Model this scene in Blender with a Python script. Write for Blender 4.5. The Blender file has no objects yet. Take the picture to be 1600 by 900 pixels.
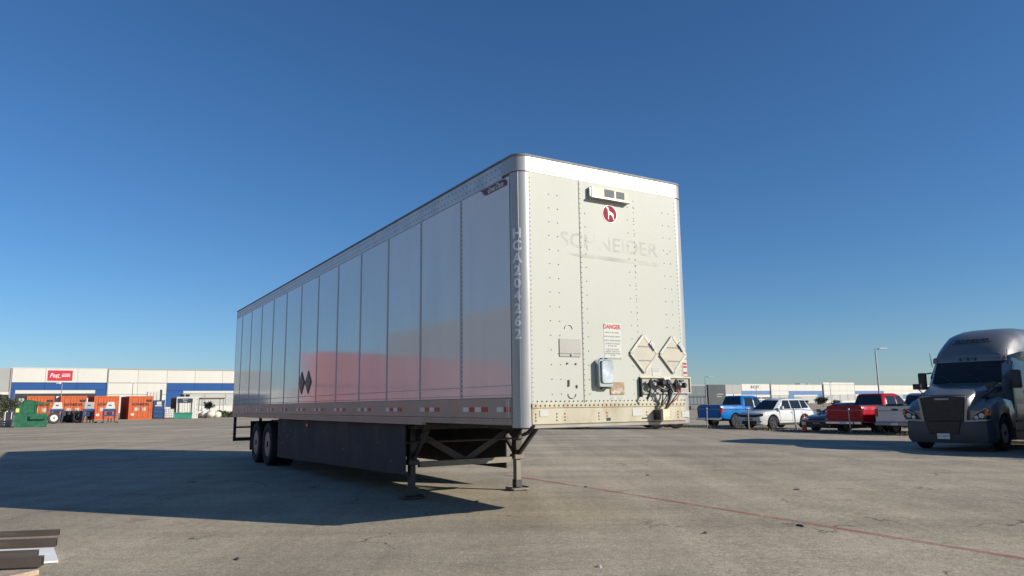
import bpy, bmesh, math, random
from mathutils import Vector, Matrix
random.seed(7)
rad = math.radians
S = bpy.context.scene
COL = S.collection

# ------------------------------------------------------------------ camera, world, sun, exposure
CAM_H = 1.393
PITCH, ROLL = 0.15862, -0.01221
cam = bpy.data.cameras.new('camera'); cam.lens = 1135.1 / 1600 * 36; cam.sensor_width = 36
cam.clip_start = 0.1; cam.clip_end = 5000
co = bpy.data.objects.new('camera', cam); COL.objects.link(co)
fw = Vector((0, math.cos(PITCH), math.sin(PITCH))); up0 = Vector((0, -math.sin(PITCH), math.cos(PITCH))); rt0 = Vector((1, 0, 0))
rt = rt0 * math.cos(ROLL) + up0 * math.sin(ROLL); up = -rt0 * math.sin(ROLL) + up0 * math.cos(ROLL)
M = Matrix((rt, up, -fw)).transposed().to_4x4(); M.translation = (0, 0, CAM_H)
co.matrix_world = M
S.camera = co

SUN_AZ, SUN_EL = rad(110.84), rad(24.2)
sun_dir = Vector((math.cos(SUN_EL) * math.sin(SUN_AZ), math.cos(SUN_EL) * math.cos(SUN_AZ), math.sin(SUN_EL)))
W = bpy.data.worlds.new('World'); S.world = W; W.use_nodes = True
nt = W.node_tree; nt.nodes.clear()
sky = nt.nodes.new('ShaderNodeTexSky'); sky.sky_type = 'NISHITA'; sky.sun_disc = False
sky.sun_elevation = SUN_EL; sky.sun_rotation = SUN_AZ; sky.altitude = 0; sky.air_density = 1.0; sky.dust_density = 0.2; sky.ozone_density = 7.5
bg = nt.nodes.new('ShaderNodeBackground'); bg.inputs[1].default_value = 0.098
wo = nt.nodes.new('ShaderNodeOutputWorld')
hs = nt.nodes.new('ShaderNodeHueSaturation'); hs.inputs['Saturation'].default_value = 1.06
nt.links.new(sky.outputs[0], hs.inputs['Color']); nt.links.new(hs.outputs[0], bg.inputs[0]); nt.links.new(bg.outputs[0], wo.inputs[0])
sl = bpy.data.lights.new('sun', 'SUN'); sl.energy = 5.0; sl.angle = rad(0.53); sl.color = (1.0, 0.93, 0.82)
so = bpy.data.objects.new('sun', sl); COL.objects.link(so)
so.rotation_euler = sun_dir.to_track_quat('Z', 'Y').to_euler()
S.view_settings.view_transform = 'Standard'; S.view_settings.look = 'None'
S.view_settings.exposure = 0.15; S.view_settings.gamma = 1.0
S.cycles.max_bounces = 6

# ------------------------------------------------------------------ helpers
def gz(x):
    if x < -15: return min(.25, (-15 - x) * .008)
    if x > 1.5: return max(-.35, -.0125 * (x - 1.5))
    return 0.0

def bear(b, y):          # bearing ratio (x over y from the camera's foot) and distance -> ground point
    x = b * y
    return Vector((x, y, gz(x)))

def tag(o, label=None, cat=None, group=None, kind=None):
    if label: o['label'] = label
    if cat: o['category'] = cat
    if group: o['group'] = group
    if kind: o['kind'] = kind
    return o

def empty(name, loc, rz=0.0, label=None, cat=None, group=None):
    o = bpy.data.objects.new(name, None); COL.objects.link(o)
    o.location = loc; o.rotation_euler = (0, 0, rz); o.empty_display_size = .2
    return tag(o, label, cat, group)

def inst(name, mesh, parent, loc=(0, 0, 0), rot=(0, 0, 0), scale=None, label=None):
    o = bpy.data.objects.new(name, mesh); COL.objects.link(o); o.parent = parent
    o.location = loc; o.rotation_euler = rot
    if scale: o.scale = scale
    if label: o['label'] = label
    return o

def copy_tree(o, parent=None):
    c = o.copy(); COL.objects.link(c); c.parent = parent
    for ch in list(o.children): copy_tree(ch, c)
    return c

class MB:
    def __init__(s): s.v = []; s.f = []; s.m = []
    def add(s, vs, fs, m=0):
        n = len(s.v); s.v += [tuple(v) for v in vs]
        for f in fs: s.f.append(tuple(i + n for i in f)); s.m.append(m)
        return s
    def box(s, x0, x1, y0, y1, z0, z1, m=0):
        return s.add([(x0, y0, z0), (x1, y0, z0), (x1, y1, z0), (x0, y1, z0), (x0, y0, z1), (x1, y0, z1), (x1, y1, z1), (x0, y1, z1)],
                     [(3, 2, 1, 0), (4, 5, 6, 7), (0, 1, 5, 4), (1, 2, 6, 5), (2, 3, 7, 6), (3, 0, 4, 7)], m)
    def bar(s, p0, p1, w, h, m=0):            # square bar between two points
        p0, p1 = Vector(p0), Vector(p1); d = (p1 - p0).normalized()
        a = d.cross(Vector((0, 0, 1)))
        if a.length < 1e-4: a = Vector((1, 0, 0))
        a.normalize(); b = a.cross(d).normalized()
        r = [a * (w / 2) * i + b * (h / 2) * j for i, j in ((-1, -1), (1, -1), (1, 1), (-1, 1))]
        return s.add([p0 + q for q in r] + [p1 + q for q in r], [(3, 2, 1, 0), (4, 5, 6, 7), (0, 1, 5, 4), (1, 2, 6, 5), (2, 3, 7, 6), (3, 0, 4, 7)], m)
    def tube(s, pts, r, n=8, m=0, cap=True):
        pts = [Vector(p) for p in pts]; rs = r if isinstance(r, (list, tuple)) else [r] * len(pts)
        rings = []; prev = None
        for i, p in enumerate(pts):
            d = (pts[min(i + 1, len(pts) - 1)] - pts[max(i - 1, 0)]).normalized()
            a = prev - d * prev.dot(d) if prev is not None else d.cross(Vector((0, 0, 1)) if abs(d.z) < .9 else Vector((1, 0, 0)))
            a.normalize(); prev = a; b = d.cross(a)
            rings.append([p + a * rs[i] * math.cos(2 * math.pi * k / n) + b * rs[i] * math.sin(2 * math.pi * k / n) for k in range(n)])
        return s.loft(rings, m, cap)
    def loft(s, rings, m=0, cap=True):
        n = len(rings[0]); vs = [p for r in rings for p in r]; fs = []
        for i in range(len(rings) - 1):
            for k in range(n):
                a, b = i * n + k, i * n + (k + 1) % n
                fs.append((a, b, b + n, a + n))
        if cap: fs.append(tuple(range(n - 1, -1, -1))); fs.append(tuple((len(rings) - 1) * n + k for k in range(n)))
        return s.add(vs, fs, m)
    def lathe(s, prof, c=(0, 0, 0), n=20, m=0, axis='x', cap=True):     # prof: (radius, offset along axis)
        rings = []
        for r, t in prof:
            ring = []
            for k in range(n):
                a = 2 * math.pi * k / n; u, w = r * math.cos(a), r * math.sin(a)
                p = {'x': (t, u, w), 'y': (u, t, w), 'z': (u, w, t)}[axis]
                ring.append((c[0] + p[0], c[1] + p[1], c[2] + p[2]))
            rings.append(ring)
        return s.loft(rings, m, cap)
    def prism(s, pts, lo, hi, axis='y', m=0):                # outline extruded along an axis; pts in the other two coordinates
        def P(a, b, t): return {'y': (a, t, b), 'x': (t, a, b), 'z': (a, b, t)}[axis]
        n = len(pts); vs = [P(a, b, lo) for a, b in pts] + [P(a, b, hi) for a, b in pts]
        fs = [tuple(range(n)), tuple(range(2 * n - 1, n - 1, -1))] + [(i, i + n, (i + 1) % n + n, (i + 1) % n) for i in range(n)]
        return s.add(vs, fs, m)
    def poly(s, pts, m=0): return s.add(pts, [tuple(range(len(pts)))], m)
    def rivet(s, p, nrm, r=.011, h=.006, m=0):
        p = Vector(p); d = Vector(nrm); a = d.cross(Vector((0, 0, 1)) if abs(d.z) < .9 else Vector((1, 0, 0))).normalized(); b = d.cross(a)
        vs = [p + (a * math.cos(k * 1.2566) + b * math.sin(k * 1.2566)) * r for k in range(5)] + [p + d * h]
        return s.add(vs, [(k, (k + 1) % 5, 5) for k in range(5)], m)
    def mesh(s, name, mats, smooth=True, bevel=0.0, seg=1, angle=38):
        me = bpy.data.meshes.new(name); me.from_pydata(s.v, [], s.f)
        bm = bmesh.new(); bm.from_mesh(me)
        for f, m in zip(bm.faces, s.m): f.material_index = m
        bmesh.ops.recalc_face_normals(bm, faces=bm.faces)
        if bevel:
            es = [e for e in bm.edges if len(e.link_faces) == 2 and e.calc_face_angle(0) > rad(30)]
            bmesh.ops.bevel(bm, geom=es, offset=bevel, segments=seg, affect='EDGES', profile=.5, clamp_overlap=True)
        bm.to_mesh(me); bm.free()
        for m in (mats if isinstance(mats, (list, tuple)) else [mats]): me.materials.append(m)
        if smooth:
            for p in me.polygons: p.use_smooth = True
            me.set_sharp_from_angle(angle=rad(angle))
        return me
    def build(s, name, mats, parent=None, loc=(0, 0, 0), rot=(0, 0, 0), label=None, kind=None, **kw):
        o = bpy.data.objects.new(name, s.mesh(name, mats, **kw)); COL.objects.link(o)
        o.parent = parent; o.location = loc; o.rotation_euler = rot
        if label: o['label'] = label
        if kind: o['kind'] = kind
        return o

FRONT = Matrix(((1, 0, 0, 0), (0, 0, -1, 0), (0, 1, 0, 0), (0, 0, 0, 1)))        # text seen from -y
LEFT = Matrix(((0, 0, -1, 0), (-1, 0, 0, 0), (0, 1, 0, 0), (0, 0, 0, 1)))        # text seen from -x
def text_geo(body, size, shear=0.0, offset=0.0, align='CENTER', spacing=1.0, xscale=1.0):
    cu = bpy.data.curves.new('lettering', 'FONT'); cu.body = body; cu.size = size; cu.shear = shear; cu.offset = offset
    cu.align_x = align; cu.align_y = 'CENTER'; cu.resolution_u = 3; cu.space_character = spacing
    o = bpy.data.objects.new('lettering', cu); COL.objects.link(o)
    dg = bpy.context.evaluated_depsgraph_get(); dg.update()
    me = bpy.data.meshes.new_from_object(o.evaluated_get(dg))
    vs = [(v.co.x * xscale, v.co.y, 0) for v in me.vertices]; fs = [tuple(p.vertices) for p in me.polygons]
    bpy.data.objects.remove(o); bpy.data.curves.remove(cu); bpy.data.meshes.remove(me)
    return vs, fs
def text(name, body, size, mat, parent, pos, R=FRONT, label=None, **kw):
    vs, fs = text_geo(body, size, **kw)
    mb = MB(); T = Matrix.Translation(pos) @ R
    mb.add([T @ Vector(v) for v in vs], fs)
    me = bpy.data.meshes.new(name); me.from_pydata(mb.v, [], mb.f); me.materials.append(mat)
    o = bpy.data.objects.new(name, me); COL.objects.link(o); o.parent = parent
    if label: o['label'] = label
    return o

# ------------------------------------------------------------------ materials
def new_mat(name):
    m = bpy.data.materials.new(name); m.use_nodes = True
    n = m.node_tree.nodes; return m, n, m.node_tree.links, n['Principled BSDF']
def mat(name, c, rough=.5, metal=0.0, spec=.5, var=.12, scale=3.0, bump=0.0, bscale=30.0, coat=0.0, dirt=None, dirt_amt=0.0, dscale=2.0, stretch=(1, 1, 1)):
    m, n, l, b = new_mat(name)
    tc = n.new('ShaderNodeTexCoord'); mp = n.new('ShaderNodeMapping'); mp.inputs['Scale'].default_value = stretch
    l.new(tc.outputs['Object'], mp.inputs[0])
    no = n.new('ShaderNodeTexNoise'); no.inputs['Scale'].default_value = scale; no.inputs['Detail'].default_value = 6
    l.new(mp.outputs[0], no.inputs['Vector'])
    r = n.new('ShaderNodeMapRange'); r.inputs[1].default_value = .3; r.inputs[2].default_value = .7
    r.inputs[3].default_value = 1 - var; r.inputs[4].default_value = 1 + var * .6
    l.new(no.outputs['Fac'], r.inputs[0])
    mx = n.new('ShaderNodeVectorMath'); mx.operation = 'SCALE'; mx.inputs[0].default_value = c[:3]
    l.new(r.outputs[0], mx.inputs['Scale'])
    out = mx.outputs[0]
    if dirt:
        n2 = n.new('ShaderNodeTexNoise'); n2.inputs['Scale'].default_value = dscale; n2.inputs['Detail'].default_value = 8; n2.inputs['Roughness'].default_value = .65
        l.new(mp.outputs[0], n2.inputs['Vector'])
        r2 = n.new('ShaderNodeMapRange'); r2.inputs[1].default_value = .5; r2.inputs[2].default_value = .72; r2.inputs[3].default_value = 0; r2.inputs[4].default_value = dirt_amt
        l.new(n2.outputs['Fac'], r2.inputs[0])
        mi = n.new('ShaderNodeMix'); mi.data_type = 'RGBA'; l.new(r2.outputs[0], mi.inputs[0]); l.new(out, mi.inputs[6]); mi.inputs[7].default_value = (*dirt, 1)
        out = mi.outputs[2]
    l.new(out, b.inputs['Base Color'])
    rr = n.new('ShaderNodeMapRange'); rr.inputs[1].default_value = .25; rr.inputs[2].default_value = .75; rr.inputs[3].default_value = max(rough * .8, .02); rr.inputs[4].default_value = min(rough * 1.2, 1)
    l.new(no.outputs['Fac'], rr.inputs[0]); l.new(rr.outputs[0], b.inputs['Roughness'])
    b.inputs['Metallic'].default_value = metal; b.inputs['Specular IOR Level'].default_value = spec; b.inputs['Coat Weight'].default_value = coat; b.inputs['Coat Roughness'].default_value = .06
    if bump:
        n3 = n.new('ShaderNodeTexNoise'); n3.inputs['Scale'].default_value = bscale; n3.inputs['Detail'].default_value = 4; l.new(mp.outputs[0], n3.inputs['Vector'])
        bu = n.new('ShaderNodeBump'); bu.inputs['Strength'].default_value = bump; bu.inputs['Distance'].default_value = .02
        l.new(n3.outputs['Fac'], bu.inputs['Height']); l.new(bu.outputs[0], b.inputs['Normal'])
    return m

def glass_mat(name, c=(.012, .016, .018), rough=.04):
    return mat(name, c, rough=rough, spec=.6, var=.2, scale=2)

def ground_mat():
    m, n, l, b = new_mat('worn_pavement')
    tc = n.new('ShaderNodeTexCoord')
    def noise(s, d=6, r=.55, vec=None):
        x = n.new('ShaderNodeTexNoise'); x.inputs['Scale'].default_value = s; x.inputs['Detail'].default_value = d; x.inputs['Roughness'].default_value = r
        l.new(vec or tc.outputs['Object'], x.inputs['Vector']); return x.outputs['Fac']
    def rng(f, a, b_, c, d):
        x = n.new('ShaderNodeMapRange'); x.inputs[1].default_value = a; x.inputs[2].default_value = b_; x.inputs[3].default_value = c; x.inputs[4].default_value = d
        l.new(f, x.inputs[0]); return x.outputs[0]
    def mul(a, b_):
        x = n.new('ShaderNodeMath'); x.operation = 'MULTIPLY'
        for i, q in enumerate((a, b_)):
            if isinstance(q, (int, float)): x.inputs[i].default_value = q
            else: l.new(q, x.inputs[i])
        return x.outputs[0]
    big = rng(noise(.16, 5), .35, .65, .86, 1.08)
    mid = rng(noise(1.3, 6, .6), .3, .7, .9, 1.08)
    # long worn lanes where vehicles drive, stretched along the yard
    mp = n.new('ShaderNodeMapping'); mp.inputs['Scale'].default_value = (.045, .6, 1); mp.inputs['Rotation'].default_value = (0, 0, rad(-18)); l.new(tc.outputs['Object'], mp.inputs[0])
    lane = rng(noise(1.0, 5, .6, mp.outputs[0]), .35, .68, .80, 1.08)
    mp2 = n.new('ShaderNodeMapping'); mp2.inputs['Scale'].default_value = (.9, .05, 1); mp2.inputs['Rotation'].default_value = (0, 0, rad(-62)); l.new(tc.outputs['Object'], mp2.inputs[0])
    lane = mul(lane, rng(noise(1.0, 5, .65, mp2.outputs[0]), .36, .66, .84, 1.07))
    agg = rng(noise(42, 3, .8), .36, .64, .66, 1.34)
    agg2 = rng(noise(11, 4, .7), .36, .64, .85, 1.13)
    f = mul(mul(mul(big, mid), mul(agg, agg2)), lane)
    # cracks: thin edges of a warped cell pattern, only in patches
    wn = n.new('ShaderNodeTexNoise'); wn.inputs['Scale'].default_value = 1.4; wn.inputs['Detail'].default_value = 5; l.new(tc.outputs['Object'], wn.inputs['Vector'])
    va = n.new('ShaderNodeVectorMath'); va.operation = 'SCALE'; va.inputs['Scale'].default_value = 1.1; l.new(wn.outputs['Color'], va.inputs[0])
    vb = n.new('ShaderNodeVectorMath'); vb.operation = 'ADD'; l.new(tc.outputs['Object'], vb.inputs[0]); l.new(va.outputs[0], vb.inputs[1])
    vo = n.new('ShaderNodeTexVoronoi'); vo.feature = 'DISTANCE_TO_EDGE'; vo.inputs['Scale'].default_value = .42; l.new(vb.outputs[0], vo.inputs['Vector'])
    ck = rng(vo.outputs['Distance'], .002, .007, 1, 0)
    pat = rng(noise(.5, 3), .5, .56, 0, 1)
    crack = mul(ck, pat)
    base = n.new('ShaderNodeMix'); base.data_type = 'RGBA'; base.inputs[6].default_value = (.412, .354, .262, 1); base.inputs[7].default_value = (.45, .385, .280, 1)
    l.new(rng(noise(.3, 3), .4, .6, 0, 1), base.inputs[0])
    sc = n.new('ShaderNodeVectorMath'); sc.operation = 'SCALE'; l.new(base.outputs[2], sc.inputs[0]); l.new(f, sc.inputs['Scale'])
    mi = n.new('ShaderNodeMix'); mi.data_type = 'RGBA'; l.new(mul(crack, .75), mi.inputs[0]); l.new(sc.outputs[0], mi.inputs[6]); mi.inputs[7].default_value = (.05, .043, .036, 1)
    # oil spots
    oil = rng(noise(.9, 4, .6), .64, .74, 0, .38)
    m2 = n.new('ShaderNodeMix'); m2.data_type = 'RGBA'; l.new(oil, m2.inputs[0]); l.new(mi.outputs[2], m2.inputs[6]); m2.inputs[7].default_value = (.09, .08, .068, 1)
    l.new(m2.outputs[2], b.inputs['Base Color'])
    b.inputs['Roughness'].default_value = .88; b.inputs['Specular IOR Level'].default_value = .25
    bu = n.new('ShaderNodeBump'); bu.inputs['Strength'].default_value = .35; bu.inputs['Distance'].default_value = .006
    hh = n.new('ShaderNodeMath'); hh.operation = 'SUBTRACT'; l.new(agg, hh.inputs[0]); l.new(crack, hh.inputs[1])
    l.new(hh.outputs[0], bu.inputs['Height']); l.new(bu.outputs[0], b.inputs['Normal'])
    return m

def worn_line_mat():
    m, n, l, b = new_mat('worn_red_line')
    tc = n.new('ShaderNodeTexCoord')
    a = n.new('ShaderNodeTexNoise'); a.inputs['Scale'].default_value = 26; a.inputs['Detail'].default_value = 6; a.inputs['Roughness'].default_value = .75; l.new(tc.outputs['Object'], a.inputs['Vector'])
    c = n.new('ShaderNodeTexNoise'); c.inputs['Scale'].default_value = 1.1; c.inputs['Detail'].default_value = 3; l.new(tc.outputs['Object'], c.inputs['Vector'])
    s = n.new('ShaderNodeMath'); s.operation = 'ADD'; l.new(a.outputs['Fac'], s.inputs[0]); l.new(c.outputs['Fac'], s.inputs[1])
    r = n.new('ShaderNodeMapRange'); r.inputs[1].default_value = .78; r.inputs[2].default_value = 1.12; r.inputs[3].default_value = .03; r.inputs[4].default_value = .55; l.new(s.outputs[0], r.inputs[0])
    b.inputs['Base Color'].default_value = (.46, .12, .125, 1); b.inputs['Roughness'].default_value = .85
    l.new(r.outputs[0], b.inputs['Alpha'])
    return m

MT = dict(
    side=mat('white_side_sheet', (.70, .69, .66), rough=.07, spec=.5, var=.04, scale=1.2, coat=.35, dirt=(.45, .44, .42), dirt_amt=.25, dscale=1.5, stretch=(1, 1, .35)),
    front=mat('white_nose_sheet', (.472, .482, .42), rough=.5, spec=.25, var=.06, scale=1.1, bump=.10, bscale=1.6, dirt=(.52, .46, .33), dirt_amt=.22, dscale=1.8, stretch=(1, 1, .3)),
    alu=mat('mill_aluminium', (.55, .54, .52), rough=.42, metal=.55, var=.14, scale=4, dirt=(.30, .27, .23), dirt_amt=.4, dscale=3),
    rail=mat('dull_aluminium_rail', (.32, .29, .245), rough=.42, metal=.35, var=.12, scale=2.5, dirt=(.17, .15, .13), dirt_amt=.4, dscale=1.4),
    post=mat('brushed_corner_post', (.40, .40, .385), rough=.38, metal=.25, var=.12, scale=2.0, dirt=(.35, .32, .27), dirt_amt=.4, dscale=2.6, stretch=(1, 1, .3)),
    nose_rail=mat('stained_cream_rail', (.52, .48, .36), rough=.6, spec=.25, var=.2, scale=2.0, dirt=(.33, .20, .085), dirt_amt=.8, dscale=3.6, stretch=(1, 1, .45)),
    rivet=mat('grey_rivet', (.20, .19, .18), rough=.5, metal=.3, var=.2, scale=8),
    rivet_front=mat('pale_grey_rivet', (.40, .40, .355), rough=.55, var=.25, scale=8),
    rivet_dark=mat('dark_rivet', (.08, .08, .08), rough=.6, var=.3, scale=8),
    rivet_rust=mat('rusty_rivet', (.26, .16, .08), rough=.7, var=.3, scale=8),
    seam=mat('dark_seam_sealant', (.16, .16, .16), rough=.6, var=.2, scale=5),
    strip=mat('grey_joint_strip', (.46, .46, .45), rough=.3, spec=.5, var=.12, scale=3),
    chassis=mat('black_chassis_paint', (.022, .022, .024), rough=.6, var=.35, scale=6, dirt=(.075, .062, .05), dirt_amt=.6, dscale=5),
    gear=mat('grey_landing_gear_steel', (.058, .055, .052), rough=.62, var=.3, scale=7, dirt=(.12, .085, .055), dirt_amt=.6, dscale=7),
    gear_lit=mat('sunlit_landing_gear_steel', (.235, .215, .175), rough=.6, var=.2, scale=7, dirt=(.22, .14, .07), dirt_amt=.75, dscale=6),  # paler copy of the gear steel, sunlight put into the colour; rust on top
    skirt=mat('dark_plastic_skirt', (.048, .046, .052), rough=.65, spec=.22, var=.25, scale=1.2, dirt=(.12, .11, .105), dirt_amt=.4, dscale=3, stretch=(1, 1, .5)),
    dustyrubber=mat('dusty_tyre_rubber', (.055, .053, .05), rough=.85, var=.3, scale=8),
    rubber=mat('tyre_rubber', (.018, .018, .019), rough=.75, spec=.3, var=.3, scale=10, dirt=(.06, .055, .05), dirt_amt=.5, dscale=7),
    steelrim=mat('dusty_wheel_rim', (.25, .25, .24), rough=.45, metal=.4, var=.25, scale=6),
    chrome=mat('bright_metal', (.62, .63, .64), rough=.18, metal=.95, var=.1, scale=4),
    silver=mat('silver_tube_metal', (.46, .48, .50), rough=.28, metal=.9, var=.14, scale=5, bump=.1, bscale=12),
    red=mat('red_reflective', (.42, .015, .022), rough=.4, var=.15, scale=9),
    tapewhite=mat('white_reflective', (.66, .65, .62), rough=.4, var=.15, scale=9),
    maroon=mat('dark_red_decal', (.16, .010, .022), rough=.35, var=.08),
    sticker=mat('sticker_vinyl', (.50, .51, .455), rough=.5, var=.05),
    emblem=mat('red_emblem_print', (.26, .012, .03), rough=.6, spec=.15, var=.12),
    white=mat('white_print', (.74, .73, .70), rough=.5, var=.06),
    black=mat('black_print', (.018, .018, .02), rough=.5, var=.2),
    greyprint=mat('grey_print', (.22, .22, .21), rough=.55, var=.15),
    ghost=mat('faded_lettering', (.44, .458, .42), rough=.5, spec=.25, var=.06, scale=3),
    cream=mat('cream_weathered_paint', (.68, .60, .40), rough=.5, var=.2, scale=6, dirt=(.42, .27, .13), dirt_amt=.5, dscale=7),
    placard=mat('cream_placard_metal', (.47, .43, .335), rough=.5, var=.1, scale=5),
    placard_frame=mat('placard_frame_metal', (.43, .415, .36), rough=.45, metal=.3, var=.15, scale=6),
    grey_plate=mat('grey_plate', (.36, .35, .31), rough=.5, var=.1, scale=6),
    brown_plate=mat('scratched_brown_plate', (.34, .23, .13), rough=.4, var=.3, scale=10, dirt=(.70, .68, .62), dirt_amt=.9, dscale=14),
    orange=mat('orange_lens', (.55, .09, .015), rough=.25, var=.15),
    matte=mat('shaded_wheel_dish', (.022, .021, .02), rough=.95, spec=.05, var=.4, scale=9),  # near-black colour imitating the shade inside the deep wheel dish
    hose=mat('black_hose', (.014, .014, .015), rough=.45, var=.2),
    hose_red=mat('red_hose', (.35, .02, .02), rough=.45, var=.2),
    dstripe=mat('dark_reflective_placard', (.05, .052, .055), rough=.45, var=.3, scale=12),
    galv=mat('galvanised_steel', (.36, .37, .37), rough=.5, metal=.5, var=.2, scale=10),
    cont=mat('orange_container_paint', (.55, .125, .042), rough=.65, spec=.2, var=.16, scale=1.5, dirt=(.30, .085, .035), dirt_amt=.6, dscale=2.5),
    cont_dark=mat('shaded_container_side', (.38, .07, .03), rough=.55, var=.2, scale=1.5),  # darker copy of the orange paint, shade of the unlit side painted in
    red_cont=mat('red_container_paint', (.58, .18, .135), rough=.5, var=.1, scale=.6),
    conc=mat('white_concrete_panel', (.62, .60, .535), rough=.8, var=.05, scale=.25, dirt=(.6, .56, .48), dirt_amt=.25, dscale=.2, stretch=(1, 1, .3)),
    conc_grey=mat('grey_concrete_panel', (.36, .36, .34), rough=.8, var=.08, scale=.3),
    conc_dark=mat('charcoal_panel', (.055, .066, .072), rough=.7, var=.15, scale=.3),
    conc_slate=mat('slate_panel', (.13, .155, .165), rough=.75, var=.1, scale=.3),
    blue_band=mat('blue_wall_paint', (.030, .092, .27), rough=.85, spec=.2, var=.08, scale=.3),
    blue_band2=mat('pale_blue_wall_paint', (.105, .205, .40), rough=.75, var=.08, scale=.3),
    coping=mat('grey_coping', (.34, .33, .30), rough=.6, var=.1),
    shutter=mat('grey_dock_shutter', (.42, .43, .40), rough=.6, var=.12, scale=1),
    opening=mat('dark_doorway', (.03, .034, .045), rough=.6, var=.3, scale=1),
    signred=mat('red_sign_panel', (.55, .03, .055), rough=.45, var=.05),
    green=mat('green_dumpster_paint', (.012, .115, .055), rough=.5, var=.3, scale=3, dirt=(.07, .17, .10), dirt_amt=.6, dscale=4),
    teal=mat('teal_green_plastic', (.02, .20, .13), rough=.5, var=.15, scale=3),
    blue=mat('blue_machine_paint', (.016, .065, .19), rough=.5, var=.25, scale=4),
    navy=mat('navy_sign', (.012, .022, .06), rough=.5, var=.1),
    brown=mat('rusty_brown_steel', (.15, .075, .035), rough=.7, var=.35, scale=7),
    yellow=mat('yellow_sticker', (.70, .66, .16), rough=.5, var=.1),
    leaf=mat('grey_green_leaves', (.075, .085, .042), rough=.6, var=.45, scale=3),
    leaf2=mat('deep_green_leaves', (.045, .075, .028), rough=.6, var=.45, scale=3),
    bark=mat('bark', (.12, .09, .065), rough=.85, var=.3, scale=8),
    dry=mat('dry_weeds', (.16, .125, .065), rough=.8, var=.5, scale=2),
    bag=mat('white_woven_bag', (.70, .67, .56), rough=.7, var=.15, scale=3, bump=.4, bscale=6),
    truck=mat('grey_truck_paint', (.225, .222, .21), rough=.38, metal=.55, spec=.5, var=.06, scale=2, coat=.5),
    trucktrim=mat('light_truck_trim', (.34, .33, .31), rough=.35, metal=.3, var=.1, scale=4),
    bumper=mat('dark_grey_bumper', (.055, .058, .068), rough=.5, var=.15, scale=3),
    blackplastic=mat('black_plastic', (.014, .014, .016), rough=.45, var=.25, scale=6),
    lens=mat('clear_lamp_lens', (.50, .53, .56), rough=.12, spec=.7, var=.2, scale=6),
    taillamp=mat('red_lamp_lens', (.50, .012, .02), rough=.2, spec=.6, var=.15, scale=6),
    glass=glass_mat('tinted_glass'),
    beam=mat('brown_primer_steel', (.105, .082, .062), rough=.6, var=.3, scale=4, dirt=(.20, .17, .14), dirt_amt=.5, dscale=6, stretch=(.3, 1, 1)),
    whiteboard=mat('white_laminate', (.84, .84, .80), rough=.8, spec=.2, var=.04, scale=2),
    terracotta=mat('terracotta_block', (.46, .33, .24), rough=.85, var=.25, scale=9, bump=.5, bscale=40),
    bluepaint=mat('bright_blue_car_paint', (.003, .155, .46), rough=.35, spec=.2, var=.05, coat=.1),
    whitepaint=mat('white_car_paint', (.66, .66, .64), rough=.25, var=.05, coat=.7),
    greypaint=mat('blue_grey_car_paint', (.10, .118, .145), rough=.25, var=.05, coat=.7, metal=.3),
    redpaint=mat('red_car_paint', (.42, .006, .016), rough=.3, spec=.25, var=.05, coat=.15),
    silverpaint=mat('silver_white_car_paint', (.56, .57, .57), rough=.28, var=.05, coat=.6, metal=.15),
    cone=mat('orange_cone_plastic', (.62, .08, .03), rough=.5, var=.15),
    stone=mat('dark_stone', (.05, .045, .04), rough=.8, var=.3, scale=20),
    palestone=mat('pale_stone', (.45, .42, .37), rough=.8, var=.3, scale=20),
)

def wear_off(m, lo, hi, scale):
    n, l = m.node_tree.nodes, m.node_tree.links; b = n['Principled BSDF']
    tc = n.new('ShaderNodeTexCoord'); x = n.new('ShaderNodeTexNoise'); x.inputs['Scale'].default_value = scale; x.inputs['Detail'].default_value = 5
    l.new(tc.outputs['Object'], x.inputs['Vector'])
    r = n.new('ShaderNodeMapRange'); r.inputs[1].default_value = .38; r.inputs[2].default_value = .62; r.inputs[3].default_value = lo; r.inputs[4].default_value = hi
    l.new(x.outputs['Fac'], r.inputs[0]); l.new(r.outputs[0], b.inputs['Alpha'])
wear_off(MT['ghost'], .0, .38, 3.0)

# ------------------------------------------------------------------ ground and painted line
def strip_sheet(name, m, xs, y0, y1, dz=0):
    mb = MB()
    ys = [y0, 0, 40, 120, y1]
    for i, y in enumerate(ys): mb.v += [(x, y, gz(x) + dz) for x in xs]
    n = len(xs)
    for j in range(len(ys) - 1):
        for i in range(n - 1): mb.f.append((j * n + i, j * n + i + 1, (j + 1) * n + i + 1, (j + 1) * n + i)); mb.m.append(0)
    return mb.build(name, m, smooth=False, kind='structure')
GM = ground_mat()
strip_sheet('pavement', GM, [-1500, -200, -46.25, -15, 1.5, 29.5, 200, 1500], -80, 2500)
ld = Vector((.5108, -.8597)); ln = Vector((.8597, .5108)); l0 = Vector((.0, 14.58))
mb = MB()
N = 60
for i in range(N + 1):
    t = -.4 + i * 13.0 / N
    for sgn in (-1, 1):
        p = l0 + ld * t + ln * (.058 + random.uniform(-.008, .008)) * sgn
        mb.v.append((p.x, p.y, gz(p.x) + .004))
for i in range(N): mb.f.append((2 * i, 2 * i + 1, 2 * i + 3, 2 * i + 2)); mb.m.append(0)
mb.build('road_marking', worn_line_mat(), smooth=False, kind='structure')

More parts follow.
